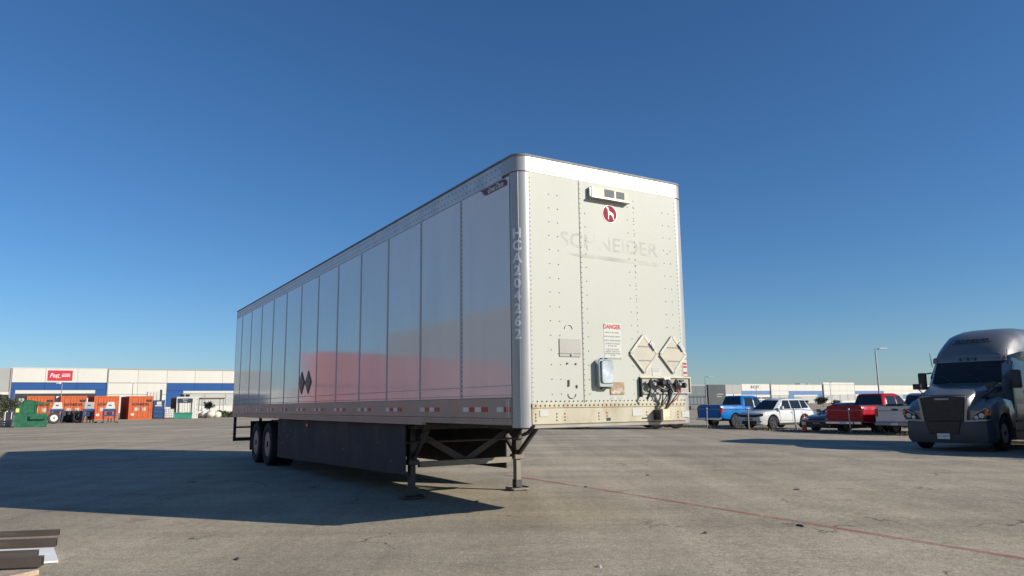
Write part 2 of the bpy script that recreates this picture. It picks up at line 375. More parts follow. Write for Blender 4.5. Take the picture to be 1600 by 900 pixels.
# ------------------------------------------------------------------ buildings
def facade(name, origin, label, cat='warehouse'):
    return empty(name, (origin[0], origin[1], gz(origin[0])), rad(31), label, cat)     # local x along the wall, -y toward the yard
PANEL = {}
def panel(parent, x0, x1, z0, z1, m, y=-.18, t=.18, name='wall_panel', gap=.025):
    k = (round(x1 - x0, 2), round(z1 - z0, 2), m.name, t)
    if k not in PANEL:
        PANEL[k] = MB().box(gap, x1 - x0 - gap, 0, t, gap, z1 - z0 - gap).mesh(name, m, smooth=False, bevel=.02)
    return inst(name, PANEL[k], parent, (x0, y, z0))

b = facade('warehouse', (-133.71, 195.0), 'long white warehouse with a blue band and a red sign behind orange containers')
MB().box(-34, 96, 0, 60, 0, 12.2).build('core', MT['conc_grey'], b, smooth=False)
for x in (-34, -26, -18, -10): panel(b, x, x + 7.85 if x < -11 else -.4, 6.15, 12.3, MT['conc_grey'], y=.0 - .30)
for x in (-34, -26, -18, -10): panel(b, x, x + 7.85 if x < -11 else -.4, 5.2, 6.1, MT['conc'], y=-.9, t=.9, name='canopy_fascia')
panel(b, -34, -.4, 0, 5.15, MT['opening'], y=-.1, t=.1, name='dock_recess')
for x0, x1 in ((0, 7.5), (7.5, 15), (15, 22.3)): panel(b, x0, x1, 8.5, 12.35, MT['conc'])
for x0, x1 in ((0, 7.5), (7.5, 15), (15, 22.3)): panel(b, x0, x1, 6.5, 8.44, MT['blue_band'], name='blue_band')
MB().box(0, 22.3, -.24, -.18, 8.40, 8.5).build('band_trim', MT['navy'], b, smooth=False)
panel(b, 19.6, 22.3, 0, 6.46, MT['blue_band'], name='blue_pier'); panel(b, 0, .9, 0, 6.46, MT['blue_band'], name='blue_pier')
panel(b, .95, 19.55, 5.5, 6.46, MT['conc'], name='lintel')
panel(b, .95, 19.55, 0, 5.45, MT['opening'], y=-.06, t=.06, name='dock_recess')
for k in range(4):
    d = panel(b, 1.9 + k * 4.5, 4.9 + k * 4.5, 1.2, 4.3, MT['white'] if k % 2 else MT['shutter'], y=-.12, t=.06, name='dock_door')
xs = [22.55, 30.0, 37.6, 45.2, 52.9, 60.5, 68, 75.5, 83, 90.5, 96]
for x0, x1 in zip(xs, xs[1:]): panel(b, x0, x1, 8.5, 12.2, MT['conc'])
for x0, x1 in zip(xs[:2], xs[1:3]): panel(b, x0, x1, 5.2, 8.38, MT['conc']); panel(b, x0, x1, 0, 5.15, MT['conc'])
MB().box(22.5, 96, -.26, .3, 12.22, 12.55).build('coping', MT['coping'], b, smooth=False)
MB().box(-.4, 22.5, -.26, .3, 12.37, 12.5).build('coping', MT['conc'], b, smooth=False)
MB().box(22.36, 22.52, -.42, -.2, 0, 12.9).build('downpipe', MT['coping'], b, smooth=False)
MB().box(-.35, -.05, -.5, -.2, 0, 12.4).build('downpipe', MT['coping'], b, smooth=False)
for x0, x1 in zip(xs[2:], xs[3:]): panel(b, x0, x1, 6.25, 8.44, MT['blue_band'], name='blue_band')
panel(b, 37.6, 42.1, 1.6, 6.22, MT['blue_band'], name='blue_pier'); panel(b, 37.6, 42.1, 0, 1.55, MT['conc'])
panel(b, 42.15, 96, 5.5, 6.22, MT['conc'], name='lintel')
for k in range(9): panel(b, 42.3 + k * 5.9, 48.0 + k * 5.9, 1.9, 5.45, MT['shutter'], y=-.08, t=.08, name='dock_door')
panel(b, 42.15, 96, 0, 1.85, MT['conc'])
sg = MB().box(8.1, 13.8, -.34, -.2, 9.05, 11.8).build('sign_panel', MT['signred'], b, smooth=False, label='red sign panel with white lettering')
text('sign_lettering', 'Post', 1.65, MT['white'], sg, (9.52, -.36, 10.4), shear=.32, offset=.025, xscale=.72)
text('sign_lettering', 'CONSUMER', .46, MT['white'], sg, (12.25, -.36, 10.75), offset=.012, xscale=.80)
text('sign_lettering', 'BRANDS', .56, MT['white'], sg, (12.25, -.36, 10.25), offset=.03, xscale=.92)
MB().box(9.9, 11.1, -.355, -.345, 9.72, 9.83).build('sign_underline', MT['yellow'], sg, smooth=False)

b = facade('warehouse', (123.63, 445.0), 'far white warehouse with pale blue framed bays beyond the parked cars')
MB().box(-190, 330, 0, 70, 0, 11.9).build('core', MT['conc_grey'], b, smooth=False)
for k in range(22): panel(b, -190 + k * 8.2, -181.85 + k * 8.2, 8.0, 11.3, MT['conc_slate']); panel(b, -190 + k * 8.2, -181.85 + k * 8.2, 5.3, 7.9, MT['conc_slate'])
panel(b, -190, -9.4, 0, 5.2, MT['opening'], y=-.1, t=.1, name='dock_recess')
for k in range(-50, 4): panel(b, -20 + k * 2.9, -17.5 + k * 2.9, .4, 4.2, MT['conc_slate'], y=-.2, t=.1, name='dock_door')
MB().box(-9.2, 5.5, -1.6, 0, 0, 11.9).build('entrance_block', MT['conc_dark'], b, smooth=False)
for z in (4.6, 6.0): MB().box(-2.4, 3.2 if z > 5 else 2, -1.7, -1.6, z, z + .45).build('louvre', MT['coping'], b, smooth=False)
for x0, x1 in ((5.9, 13.2), (13.2, 20.6)):
    panel(b, x0, x1, 6.4, 12.0, MT['conc_grey']); panel(b, x0 + .3, x1 - .3, 5.1, 6.3, MT['conc'], y=-.5, t=.5, name='canopy_fascia')
    panel(b, x0 + .6, x1 - .6, .8, 5.0, MT['opening'], y=-.1, t=.1, name='dock_recess')
for x0, x1 in ((21.2, 30), (30, 38.6), (38.6, 47.2)):
    panel(b, x0, x1, 8.2, 12.45, MT['conc']); panel(b, x0, x1, 5.85, 8.1, MT['blue_band2'], name='blue_band'); panel(b, x0, x1, 4.2, 5.8, MT['conc'])
    panel(b, x0 + .6, x1 - .6, 3.3, 4.15, MT['opening'], y=-.1, t=.1, name='dock_recess'); panel(b, x0, x1, 2.3, 3.2, MT['conc']); panel(b, x0 + .6, x1 - .6, .6, 2.2, MT['opening'], y=-.1, t=.1, name='dock_recess')
for x in (47.3, 99.9): MB().box(x, x + .5, -.8, -.2, 0, 12.9).build('downpipe', MT['coping'], b, smooth=False)
xs = [48.2, 56, 65, 73, 81.5, 90, 99]
for x0, x1 in zip(xs, xs[1:]): panel(b, x0, x1, 8.1, 12.15, MT['conc'])
for x0, x1 in ((48.2, 56), (56, 64.9)):
    panel(b, x0, x1, 5.4, 8.0, MT['conc']); panel(b, x0 + .6, x1 - .9, 1.9, 5.3, MT['shutter'], y=-.1, t=.1, name='window'); panel(b, x0, x1, 0, 1.8, MT['conc'])
for x0, x1 in ((65, 73), (73, 81.5), (81.5, 90), (90, 99)): panel(b, x0, x1, 5.6, 8.0, MT['blue_band2'], name='blue_band')
panel(b, 65, 69.8, 0, 5.55, MT['blue_band2'], name='blue_pier'); panel(b, 94, 99, 0, 5.55, MT['blue_band2'], name='blue_pier')
panel(b, 69.9, 93.9, 4.5, 5.55, MT['conc'], name='lintel'); panel(b, 70, 93.8, .2, 4.45, MT['shutter'], y=-.1, t=.1, name='dock_door')
xs = [100.5, 109, 117.5, 126, 134.6]
for x0, x1 in zip(xs, xs[1:]):
    panel(b, x0, x1, 8.1, 13.8, MT['conc']); panel(b, x0, x1, 5.4, 8.0, MT['conc']); panel(b, x0 + .8, x1 - .8, 1.6, 5.3, MT['shutter'], y=-.1, t=.1, name='window'); panel(b, x0, x1, 0, 1.5, MT['conc'])
xs = [134.8, 146, 157, 168.5, 180, 191, 202, 214, 226, 238, 250, 262, 274, 286, 298, 310, 330]
for i, (x0, x1) in enumerate(zip(xs, xs[1:])):
    panel(b, x0, x1, 8.0, 12.0, MT['conc'])
    if i < 3 or 9 <= i < 12: panel(b, x0, x1, 5.8, 7.9, MT['blue_band2'], name='blue_band'); panel(b, x0, x1, 4.4, 5.7, MT['conc'], name='lintel'); panel(b, x0 + .4, x1 - .4, .4, 4.3, MT['shutter'], y=-.1, t=.1, name='dock_door')
    else: panel(b, x0, x1, 5.3, 7.9, MT['conc']); panel(b, x0 + 1.5, x1 - 1.5, 2.2, 5.2, MT['blue_band2'] if i == 5 else MT['shutter'], y=-.1, t=.1, name='window'); panel(b, x0, x1, 0, 2.1, MT['conc'])
MB().box(48, 134.8, -.3, .4, 12.16, 12.4).build('coping', MT['coping'], b, smooth=False)
MB().box(82, 88, 4, 8, 11.9, 13.1).box(90, 93, 4, 7, 11.9, 13).build('roof_unit', MT['coping'], b, smooth=False)
text('sign_lettering', 'IHCAT', 2.5, MT['navy'], b, (33.2, -.25, 10.5), offset=.03, xscale=1.05)

b = facade('warehouse', (-46.1, 13.8), 'pale grey warehouse standing left of the yard outside the picture')
b.rotation_euler = (0, 0, rad(124))
MB().box(0, 75, 0, 40, 0, 12.2).build('core', MT['conc_grey'], b, smooth=False)
for k in range(10): panel(b, k * 7.5, k * 7.5 + 7.5, 0, 12.4, MT['conc_grey'])

# ------------------------------------------------------------------ the white semi trailer
TW, TL, TH, TB = 2.59, 16.0, 4.236, 1.133
YAW = 0.547
T = empty('semi_trailer', (.0674, 7.98, 0), YAW, 'long white box semi trailer parked alone on its landing gear in the yard', 'trailer')
CR = .14
# shell
MB().box(.03, TW - .03, .17, TL - .03, TB + .09, TH - .05).build('body_core', MT['rail'], T, smooth=False)
def arc(cx, cy, r, a0, a1, n):
    n *= 2
    return [(cx + r * math.cos(a0 + (a1 - a0) * i / n), cy + r * math.sin(a0 + (a1 - a0) * i / n)) for i in range(n + 1)]
outer_l = [(0, .155)] + arc(CR, CR, CR, math.pi, 1.5 * math.pi, 8)[0:] + [(.155, 0)]
inner_l = [(.155, .04), (.04, .04), (.04, .155)]
def mirror(p): return [(TW - a, b_) for a, b_ in p]
z0, z1 = TB + .004, TH - .2
cp = MB().prism(outer_l + inner_l, z0, z1, 'z').build('corner_post', MT['post'], T, angle=28)
MB().prism(mirror(outer_l + inner_l), z0, z1, 'z').build('corner_post', MT['post'], T, angle=28)
# top rails: one cap round the nose, one along each side
capo = [(0, .32)] + [(a, b_) for a, b_ in arc(CR, CR, CR, math.pi, 1.5 * math.pi, 8)]
capr = [(TW - a, b_) for a, b_ in capo][::-1]
def grow(p, d): return [(min(max(a, -.0), TW), b_) for a, b_ in p]
nose = capo + capr
def off(p, d):
    cx, cy = TW / 2, 1.0
    out = []
    for a, b_ in p:
        dx = -d if a <= CR + .001 else (d if a >= TW - CR - .001 else 0)
        dy = -d if b_ <= CR + .001 else 0
        if dx and dy:
            ax, ay = (CR if a < 1 else TW - CR), CR
            L = math.hypot(a - ax, b_ - ay) or 1; out.append((a + (a - ax) / L * d, b_ + (b_ - ay) / L * d))
        else: out.append((a + dx, b_ + dy))
    return out
nr = off(nose, .006) + [(TW - .05, .32), (TW - .05, .06), (.05, .06), (.05, .32)]
MB().prism(nr, TH - .19, TH - .012, 'z').build('front_top_rail', MT['post'], T, angle=28)
lip = off(nose, .014) + [(TW - .03, .32), (TW - .03, .05), (.03, .05), (.03, .32)]
MB().prism(lip, TH - .010, TH + .012, 'z').build('roof_lip', MT['seam'], T, angle=28)
for sx in (0, 1):
    x0, x1 = (-.006, .05) if not sx else (TW - .05, TW + .006)
    MB().box(x0, x1, .325, TL, TH - .225, TH - .012).build('side_top_rail', MT['alu'], T, smooth=False, bevel=.004)
    MB().box(x0 - (.012 if not sx else -.03), x1 + (.012 if sx else -.03), .325, TL, TH - .010, TH + .012).build('roof_lip', MT['seam'], T, smooth=False)
MB().box(.05, TW - .05, .1, TL - .02, TH - .02, TH + .002).build('roof', MT['alu'], T, smooth=False)
# bottom side rails (deeper behind the coupler)
for sx in (0, 1):
    s_ = -1 if not sx else 1; xb = 0 if not sx else TW
    f = lambda a: (min(xb, xb + s_ * a), max(xb, xb + s_ * a))
    x0, x1 = (-.012, .06) if not sx else (TW - .06, TW + .012)
    MB().box(x0, x1, .158, TL, 1.235, 1.465).build('side_bottom_rail', MT['rail'], T, smooth=False, bevel=.005)
    x0, x1 = (-.004, .06) if not sx else (TW - .06, TW + .004)
    MB().box(x0, x1, .158, 2.56, TB + .03, 1.232).box(x0, x1, 2.56, TL, TB - .005, 1.232).build('rail_flange', MT['rail'], T, smooth=False)
MB().box(-.016, .02, .19, .215, 1.25, 1.45).box(-.016, .02, .235, .25, 1.25, 1.45).build('rail_bracket', MT['alu'], T, smooth=False)
# side panels: 13 bays, slightly bowed sheets
joints = [.158] + [1.37 + 1.252 * k for k in range(12)] + [TL - .04]
joints[-2] = min(joints[-2], 15.2)
for sx in (0, 1):
    for i in range(len(joints) - 1):
        ya, yb = joints[i] + .003, joints[i + 1] - .003; nx, nz = 8, 10; za, zb = 1.468, TH - .228
        bow = random.uniform(-.0016, .0020); tw = random.uniform(-.0010, .0010); vs = []; fs = []
        for j in range(nz + 1):
            for k in range(nx + 1):
                u, w = k / nx, j / nz
                d = bow * math.sin(math.pi * u) * (.7 + .3 * math.sin(math.pi * w)) + tw * (u - .5) * (w - .5) * 2 + .0005 * math.sin(9 * w + i) * math.sin(math.pi * u)
                vs.append(((-.001 - d - .0015) if not sx else TW + .001 + d + .0015, ya + (yb - ya) * u, za + (zb - za) * w))
        for j in range(nz):
            for k in range(nx):
                a = j * (nx + 1) + k; fs.append((a, a + 1, a + nx + 2, a + nx + 1))
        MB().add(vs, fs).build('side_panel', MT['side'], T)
JS = MB().box(-.007, 0, -.030, .030, 1.468, TH - .228).mesh('joint_strip', MT['strip'], smooth=False)
for y in joints[1:-1]:
    inst('joint_strip', JS, T, (0, y, 0)); inst('joint_strip', JS, T, (TW + .007, y, 0))
MB().box(-.003, TW + .003, TL - .04, TL, TB, TH - .23).build('rear_frame', MT['rail'], T, smooth=False)
MB().box(.12, TW / 2 - .01, TL, TL + .04, TB + .12, TH - .25).build('rear_door', MT['side'], T, smooth=False)
MB().box(TW / 2 + .01, TW - .12, TL, TL + .04, TB + .12, TH - .25).build('rear_door', MT['side'], T, smooth=False)
rv = MB(); rj = MB(); nl = (-1, 0, 0)
for y in joints[1:-1]:
    z = 1.50
    while z < TH - .24: rj.rivet((-.007, y - .014, z), nl, .012, .008); rv.rivet((-.007, y + .018, z + .03), nl, .009, .006); z += .06
y = .19
while y < TL - .05:
    rv.rivet((-.0035, y, 1.495), nl, .008, .006); rv.rivet((-.0035, y, 1.60), nl, .008, .006); y += .05
y = .36
while y < TL - .05: rv.rivet((-.006, y, TH - .075), nl, .012, .008); rv.rivet((-.006, y + .02, TH - .16), nl, .012, .008); y += .105
y = .2; k = 0
while y < TL - .05: rv.rivet((-.004, y, 1.18 + (.022 if k % 2 else -.012)), nl, .010, .007); y += .055; k += 1
z = 1.2
while z < TH - .24: rv.rivet((.0, .150, z), nl, .008, .006); z += .05
rj.build('seam_rivets', MT['rivet_dark'], T, smooth=False, kind='stuff')
rv.build('side_rivets', MT['rivet'], T, smooth=False, kind='stuff')
# front wall: two sheets with an overlap seam, and the rows of rivets on the posts behind
def front_sheet(x0, x1, yo):
    vs = []; fs = []; nx, nz = max(6, int((x1 - x0) / .12)), 24; za, zb = 1.398, TH - .192
    for j in range(nz + 1):
        for k in range(nx + 1):
            x = x0 + (x1 - x0) * k / nx; z = za + (zb - za) * j / nz
            e = min(1, min(k, nx - k) / 1.5) * min(1, min(j, nz - j) / 1.5)
            d = e * .0006 * (math.sin(4.1 * x + 1.3 * z) + .6 * math.sin(7.7 * x - 2.9 * z + 1) + .5 * math.sin(2.2 * z + .5))
            vs.append((x, yo - .003 - d * .5, z))
    for j in range(nz):
        for k in range(nx): a = j * (nx + 1) + k; fs.append((a, a + 1, a + nx + 2, a + nx + 1))
    n0 = len(vs)
    return MB().add(vs, fs).build('front_panel', MT['front'], T)
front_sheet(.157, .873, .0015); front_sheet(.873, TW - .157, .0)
MB().box(.868, .876, -.0055, .01, 1.40, TH - .195).build('panel_seam', MT['seam'], T, smooth=False)
fr = MB(); nf = (0, -1, 0)
def row(x, z0, z1, st, r=.0075, jit=0):
    z = z0
    while z < z1: fr.rivet((x + random.uniform(-jit, jit), -.006, z), nf, r, .006); z += st
for x in (.43, .555): row(x, 1.5, 3.95, .165, .0075, .003)
for x in (1.62, 1.72, 2.2, 2.31): row(x, 1.5, 3.95, .165, .0075, .003)
row(.885, 1.42, 4.02, .06, .0065); row(.955, 1.5, 3.95, .165, .0085); row(1.715, 1.5, 3.95, .075, .006)
for x in (.172, TW - .172): row(x, 1.42, 4.02, .052, .006)
x = .2
while x < TW - .15: fr.rivet((x, -.008, TH - .165), nf, .009, .007); x += .062
x = .24
while x < TW - .15: fr.rivet((x, -.008, TH - .115), nf, .009, .007); x += .36
fr.build('front_rivets', MT['rivet_front'], T, smooth=False, kind='stuff')
# front bottom rail
MB().box(.152, TW - .152, -.010, .05, TB + .035, 1.345).build('front_bottom_rail', MT['nose_rail'], T, smooth=False, bevel=.006)
MB().box(.152, TW - .152, -.016, .05, 1.347, 1.399).build('rail_ledge', MT['nose_rail'], T, smooth=False, bevel=.004)
MB().box(.152, TW - .152, -.02, .05, TB - .008, TB + .032).build('bottom_lip', MT['rail'], T, smooth=False, bevel=.006)
rr = MB(); x = .2
while x < TW - .17: rr.rivet((x, -.017, 1.372), nf, .014, .011); rr.rivet((x + .03, -.006, 1.42), nf, .010, .009); x += .0615
rr.build('rail_bolts', MT['rivet_rust'], T, smooth=False, kind='stuff')
rr = MB()
for x in (.20, .48, .59, 1.07, 1.19, 1.80, 1.92, 2.18, 2.31, TW - .175):
    for z in (1.21, 1.245, 1.28): rr.rivet((x, -.010, z), nf, .012, .010)
rr.build('rail_bolts', MT['rivet'], T, smooth=False, kind='stuff')
for x0, x1, za, zb, m in ((.25, .36, 1.25, 1.325, 'sticker'), (1.57, 1.72, 1.235, 1.325, 'sticker'), (2.37, 2.50, 1.205, 1.285, 'sticker')):
    MB().box(x0, x1, -.016, -.01, za, zb).build('data_plate', MT[m], T, smooth=False, bevel=.004)
MB().box(1.18, 1.24, -.014, -.01, 1.19, 1.225).box(1.72, 1.80, -.014, -.01, 1.20, 1.215).build('scuff_mark', MT['black'], T, smooth=False)
# nose light box near the top
vb = empty('lamp_box', (0, 0, 0)); vb.parent = T
MB().box(1.02, 1.60, -.055, .0, 3.862, 3.985).build('housing', MT['cream'], vb, smooth=False, bevel=.008)
MB().box(1.005, 1.615, -.085, .0, 3.838, 3.858).build('tray', MT['galv'], vb, smooth=False)
MB().box(1.225, 1.375, -.059, -.05, 3.88, 3.972).box(1.41, 1.535, -.059, -.05, 3.88, 3.968).build('dark_inset', MT['conc_slate'], vb, smooth=False)
MB().box(1.005, 1.018, -.05, .0, 3.8585, 3.97).build('end_bracket', MT['galv'], vb, smooth=False)
# round emblem with a standing dog
em = MB().lathe([(.115, -.004), (.115, -.0065)], (1.335, 0, 3.685), 32, 0, 'y').build('round_emblem', MT['white'], T, smooth=False, label='round red emblem with a white standing dog')
MB().lathe([(.104, -.0067), (.104, -.0075)], (1.335, 0, 3.685), 32, 0, 'y').build('emblem_disc', MT['emblem'], em, smooth=False)
dog = [(-.055, .078), (-.038, .088), (-.022, .085), (-.018, .070), (-.012, .05), (.0, .033), (.03, .022), (.052, .01), (.062, -.012), (.058, -.035), (.066, -.058), (.075, -.074), (.062, -.076), (.05, -.055), (.042, -.035), (.03, -.018), (.008, -.005), (-.008, -.006), (-.014, -.03), (-.016, -.07), (-.03, -.07), (-.027, -.03), (-.026, .0), (-.028, .03), (-.032, .055), (-.042, .06), (-.055, .06)]
MB().poly([(1.335 + a, -.0085, 3.685 + b_) for a, b_ in dog]).build('emblem_dog', MT['white'], em, smooth=False)
MB().poly([(1.335 + a, -.0095, 3.685 + b_) for a, b_ in ((-.058, .077), (-.056, .058), (-.042, .056), (-.04, .068), (-.048, .074))]).build('emblem_muzzle', MT['black'], em, smooth=False)
# faded old lettering
text('faded_lettering', 'SCHNEIDER', .245, MT['ghost'], T, (1.34, -.0042, 3.29), offset=.004, xscale=1.17)
MB().poly([(.50, -.0042, 3.13), (1.0, -.0042, 3.145), (2.18, -.0042, 3.145), (2.16, -.0042, 3.085), (.9, -.0042, 3.10)]).build('faded_stripe', MT['ghost'], T, smooth=False)
# grey plate, screw stubs
gp = MB().box(.535, .835, -.012, -.002, 1.92, 2.125).build('grey_plate', MT['grey_plate'], T, smooth=False, bevel=.004)
MB().box(.53, .84, -.016, -.008, 1.955, 1.962).build('plate_fold', MT['rivet'], gp, smooth=False)
MB().lathe([(.014, -.02), (.012, -.03)], (.70, 0, 1.945), 10, 0, 'y').build('plate_lock', MT['chrome'], gp)
sb = MB()
for x, z in ((.645, 1.845), (.765, 1.842), (.655, 1.60), (.77, 1.592)): sb.lathe([(.011, .0), (.011, -.016), (.006, -.019)], (x, 0, z), 8, 0, 'y')
sb.build('bracket_bolts', MT['rivet'], T)
MB().box(.652, .664, -.02, -.008, 1.585, 1.66).box(.766, .776, -.016, -.008, 1.565, 1.60).build('rust_stub', MT['rivet_rust'], T, smooth=False)
rg = MB()
for cx, cz, a0 in ((.675, 2.24, 0), (.70, 1.50, math.pi)):
    rg.tube([(cx + .055 * math.cos(a0 + k * math.pi / 10), -.009, cz + .05 * math.sin(a0 + k * math.pi / 10)) for k in range(11)], .0045, 5)
rg.build('round_scuff', MT['placard_frame'], T)
# danger sticker
ds = MB().box(1.185, 1.445, -.0055, -.004, 1.925, 2.335).build('warning_sticker', MT['sticker'], T, smooth=False, label='white warning sticker headed DANGER in red')
text('sticker_heading', 'DANGER', .072, MT['red'], ds, (1.308, -.0065, 2.29), offset=.003, xscale=.88)
for i, (t, z) in enumerate((('INSPECT 5TH WHEEL', 2.222), ('CHECK TRAILER HEIGHT', 2.175), ('CHECK TRAILER BRAKES', 2.128), ('COUPLED TO TRAILER', 2.090), ('BY TUG TEST', 2.062), ('CHECK AIR HOSES', 2.022), ('SUPPORT CABLES TO', 1.996), ('BE FREE FROM CHASSIS', 1.972), ('TO USE', 1.950), ('OBEY ALL SAFETY RULES AT ALL TIMES', 1.912))):
    text('sticker_line', t, .0235 if i < 9 else .016, MT['greyprint'], ds, (1.308, -.0065, z), offset=.0004, xscale=.95)
# document box (rounded silver tube box)
db = empty('document_box', (0, 0, 0)); db.parent = T
def rrect(x0, x1, z0, z1, r, n=4):
    pts = []
    for cx, cz, a in ((x1 - r, z1 - r, 0), (x0 + r, z1 - r, 90), (x0 + r, z0 + r, 180), (x1 - r, z0 + r, 270)):
        pts += [(cx + r * math.cos(rad(a + 90 * k / n)), cz + r * math.sin(rad(a + 90 * k / n))) for k in range(n + 1)]
    return pts
MB().prism(rrect(1.035, 1.245, 1.575, 1.90, .03), -.085, .0, 'y').build('box_body', MT['chrome'], db, bevel=.006, angle=30)
MB().prism(rrect(1.058, 1.235, 1.615, 1.885, .03), -.108, -.086, 'y').build('box_lid', MT['silver'], db, bevel=.008, angle=30)
MB().box(1.09, 1.20, -.06, -.03, 1.556, 1.574).box(1.10, 1.125, -.05, -.02, 1.90, 1.915).box(1.17, 1.195, -.05, -.02, 1.90, 1.915).build('box_hinge', MT['blackplastic'], db, smooth=False)
# scratched brown plate, small stickers
MB().box(1.25, 1.465, -.014, -.002, 1.49, 1.635).build('brown_plate', MT['brown_plate'], T, smooth=False, bevel=.003)
for x0, x1, za, zb in ((1.262, 1.33, 1.425, 1.47), (1.37, 1.47, 1.42, 1.475), (1.92, 2.07, 1.715, 1.815)):
    st = MB().box(x0, x1, -.0065, -.004, za, zb).build('data_sticker', MT['sticker'], T, smooth=False)
    for k in range(3): MB().box(x0 + .012, x1 - .02 - .01 * k, -.0075, -.0066, zb - .014 - .016 * k, zb - .010 - .016 * k).build('print_line', MT['greyprint'], st, smooth=False)
st = MB().box(2.435, 2.505, -.0065, -.004, 1.72, 1.92).build('data_sticker', MT['sticker'], T, smooth=False, label='red and white reflective notice strip')
for z in (1.86, 1.82, 1.745): MB().box(2.44, 2.50, -.0075, -.0066, z, z + .026).build('red_bar', MT['red'], st, smooth=False)
MB().box(.972, .978, -.006, -.004, 3.19, 3.26).box(1.712, 1.728, -.007, -.004, 3.06, 3.076).box(2.255, 2.27, -.007, -.004, 3.27, 3.285).box(.965, .982, -.006, -.004, 3.335, 3.347).build('scuff_mark', MT['rivet'], T, smooth=False)
# two diamond placard holders on the nose
for k, cx in enumerate((1.79, 2.265)):
    ph = empty('placard_holder', (0, 0, 0)); ph.parent = T; R_, cz = .225, 1.985
    wx = R_ * .95
    def dia(r): return [(cx - r * .95, cz), (cx, cz - r), (cx + r * .95, cz), (cx, cz + r)]
    MB().prism(dia(R_), -.018, -.003, 'y').build('backing', MT['placard_frame'], ph, smooth=False)
    MB().prism(dia(R_ - .03), -.024, -.0185, 'y').build('placard_sheet', MT['placard'], ph, smooth=False)
    for z in (cz + .085, cz - .085):
        hw = (R_ - .03 - abs(z - cz)) * .95
        MB().box(cx - hw, cx + hw, -.028, -.0245, z - .006, z + .006).build('flip_edge', MT['greyprint'], ph, smooth=False)
    q = dia(R_)
    for a, b_ in ((0, 1), (1, 2), (2, 3), (3, 0)):
        MB().bar((q[a][0], -.022, q[a][1]), (q[b_][0], -.022, q[b_][1]), .012, .034).build('frame_rail', MT['placard_frame'], ph, smooth=False)
    MB().bar((cx + .09, -.034, cz + .14), (cx + .17, -.034, cz + .055), .022, .05).box(cx + .10, cx + .13, -.05, -.03, cz + .085, cz + .125).build('clip', MT['galv'], ph, smooth=False)
# recessed connection panel with couplings and hoses
nb = empty('connection_panel', (0, 0, 0)); nb.parent = T
MB().box(1.715, 2.525, -.010, -.006, 1.515, 1.69).build('panel_sheet', MT['grey_plate'], nb, smooth=False)
MB().box(1.705, 2.535, -.03, -.004, 1.69, 1.706).build('panel_frame', MT['cream'], nb, smooth=False)
MB().box(1.705, 2.535, -.03, -.004, 1.500, 1.514).build('panel_frame', MT['galv'], nb, smooth=False)
MB().box(1.700, 1.714, -.05, -.004, 1.46, 1.69).build('panel_frame', MT['blackplastic'], nb, smooth=False)
MB().box(2.526, 2.536, -.03, -.004, 1.514, 1.69).build('panel_frame', MT['cream'], nb, smooth=False)
MB().box(2.065, 2.175, -.05, -.011, 1.53, 1.695).build('socket_plate', MT['white'], nb, smooth=False, bevel=.004)
MB().lathe([(.032, -.05), (.034, -.085), (.026, -.10)], (2.105, 0, 1.64), 14, 0, 'y').lathe([(.03, -.05), (.03, -.08), (.02, -.09)], (2.14, 0, 1.60), 14, 0, 'y').build('electric_socket', MT['blackplastic'], nb)
for cx in (1.865, 2.28):
    g = MB().lathe([(.03, -.012), (.03, -.07), (.04, -.075), (.04, -.10), (.022, -.105)], (cx, 0, 1.615), 14, 0, 'y')
    g.tube([(cx - .02, -.06, 1.66), (cx - .06, -.09, 1.65), (cx - .075, -.1, 1.60), (cx - .06, -.1, 1.55)], .018, 8)
    g.box(cx - .005, cx + .055, -.115, -.08, 1.645, 1.665)
    g.build('air_coupling', MT['hose'], nb)
    MB().lathe([(.016, -.104), (.016, -.108)], (cx + .005, 0, 1.612), 12, 0, 'y').build('coupling_seal', MT['silver'], nb)
MB().lathe([(.045, -.012), (.05, -.09), (.03, -.12)], (2.01, 0, 1.635), 14, 0, 'y').lathe([(.03, -.012), (.035, -.10), (.02, -.12)], (2.36, 0, 1.60), 14, 0, 'y').build('plug', MT['hose'], nb)
hz = MB()
hz.tube([(1.80, -.10, 1.57), (1.755, -.12, 1.49), (1.73, -.10, 1.43)], .015, 8)
hz.tube([(1.88, -.09, 1.60), (1.95, -.14, 1.555), (2.05, -.13, 1.54), (2.08, -.12, 1.44), (2.03, -.11, 1.34)], .014, 8)
hz.tube([(2.02, -.10, 1.62), (2.06, -.15, 1.56), (2.07, -.13, 1.44), (2.02, -.12, 1.33), (1.985, -.11, 1.29)], .017, 8)
hz.tube([(2.12, -.09, 1.60), (2.13, -.13, 1.52), (2.06, -.14, 1.42), (2.0, -.13, 1.32)], .013, 8)
hz.tube([(1.92, -.07, 1.57), (1.98, -.11, 1.52), (2.0, -.08, 1.43), (1.98, -.07, 1.36)], .008, 6)
hz.tube([(2.28, -.10, 1.58), (2.22, -.14, 1.52), (2.13, -.13, 1.43), (2.05, -.12, 1.34)], .009, 6)
hz.build('black_hose', MT['hose'], nb)
MB().tube([(2.29, -.10, 1.57), (2.25, -.13, 1.51), (2.17, -.15, 1.44), (2.09, -.13, 1.38), (2.05, -.11, 1.33)], .008, 6).build('red_hose', MT['hose_red'], nb)
MB().box(2.205, 2.23, -.11, -.08, 1.515, 1.545).build('red_handle', MT['hose_red'], nb, smooth=False)
MB().box(1.93, 2.055, -.15, -.011, 1.175, 1.315).build('hose_block', MT['cream'], nb, smooth=False, bevel=.006)
MB().box(1.905, 1.929, -.14, -.011, 1.185, 1.305).build('block_side', MT['blackplastic'], nb, smooth=False)
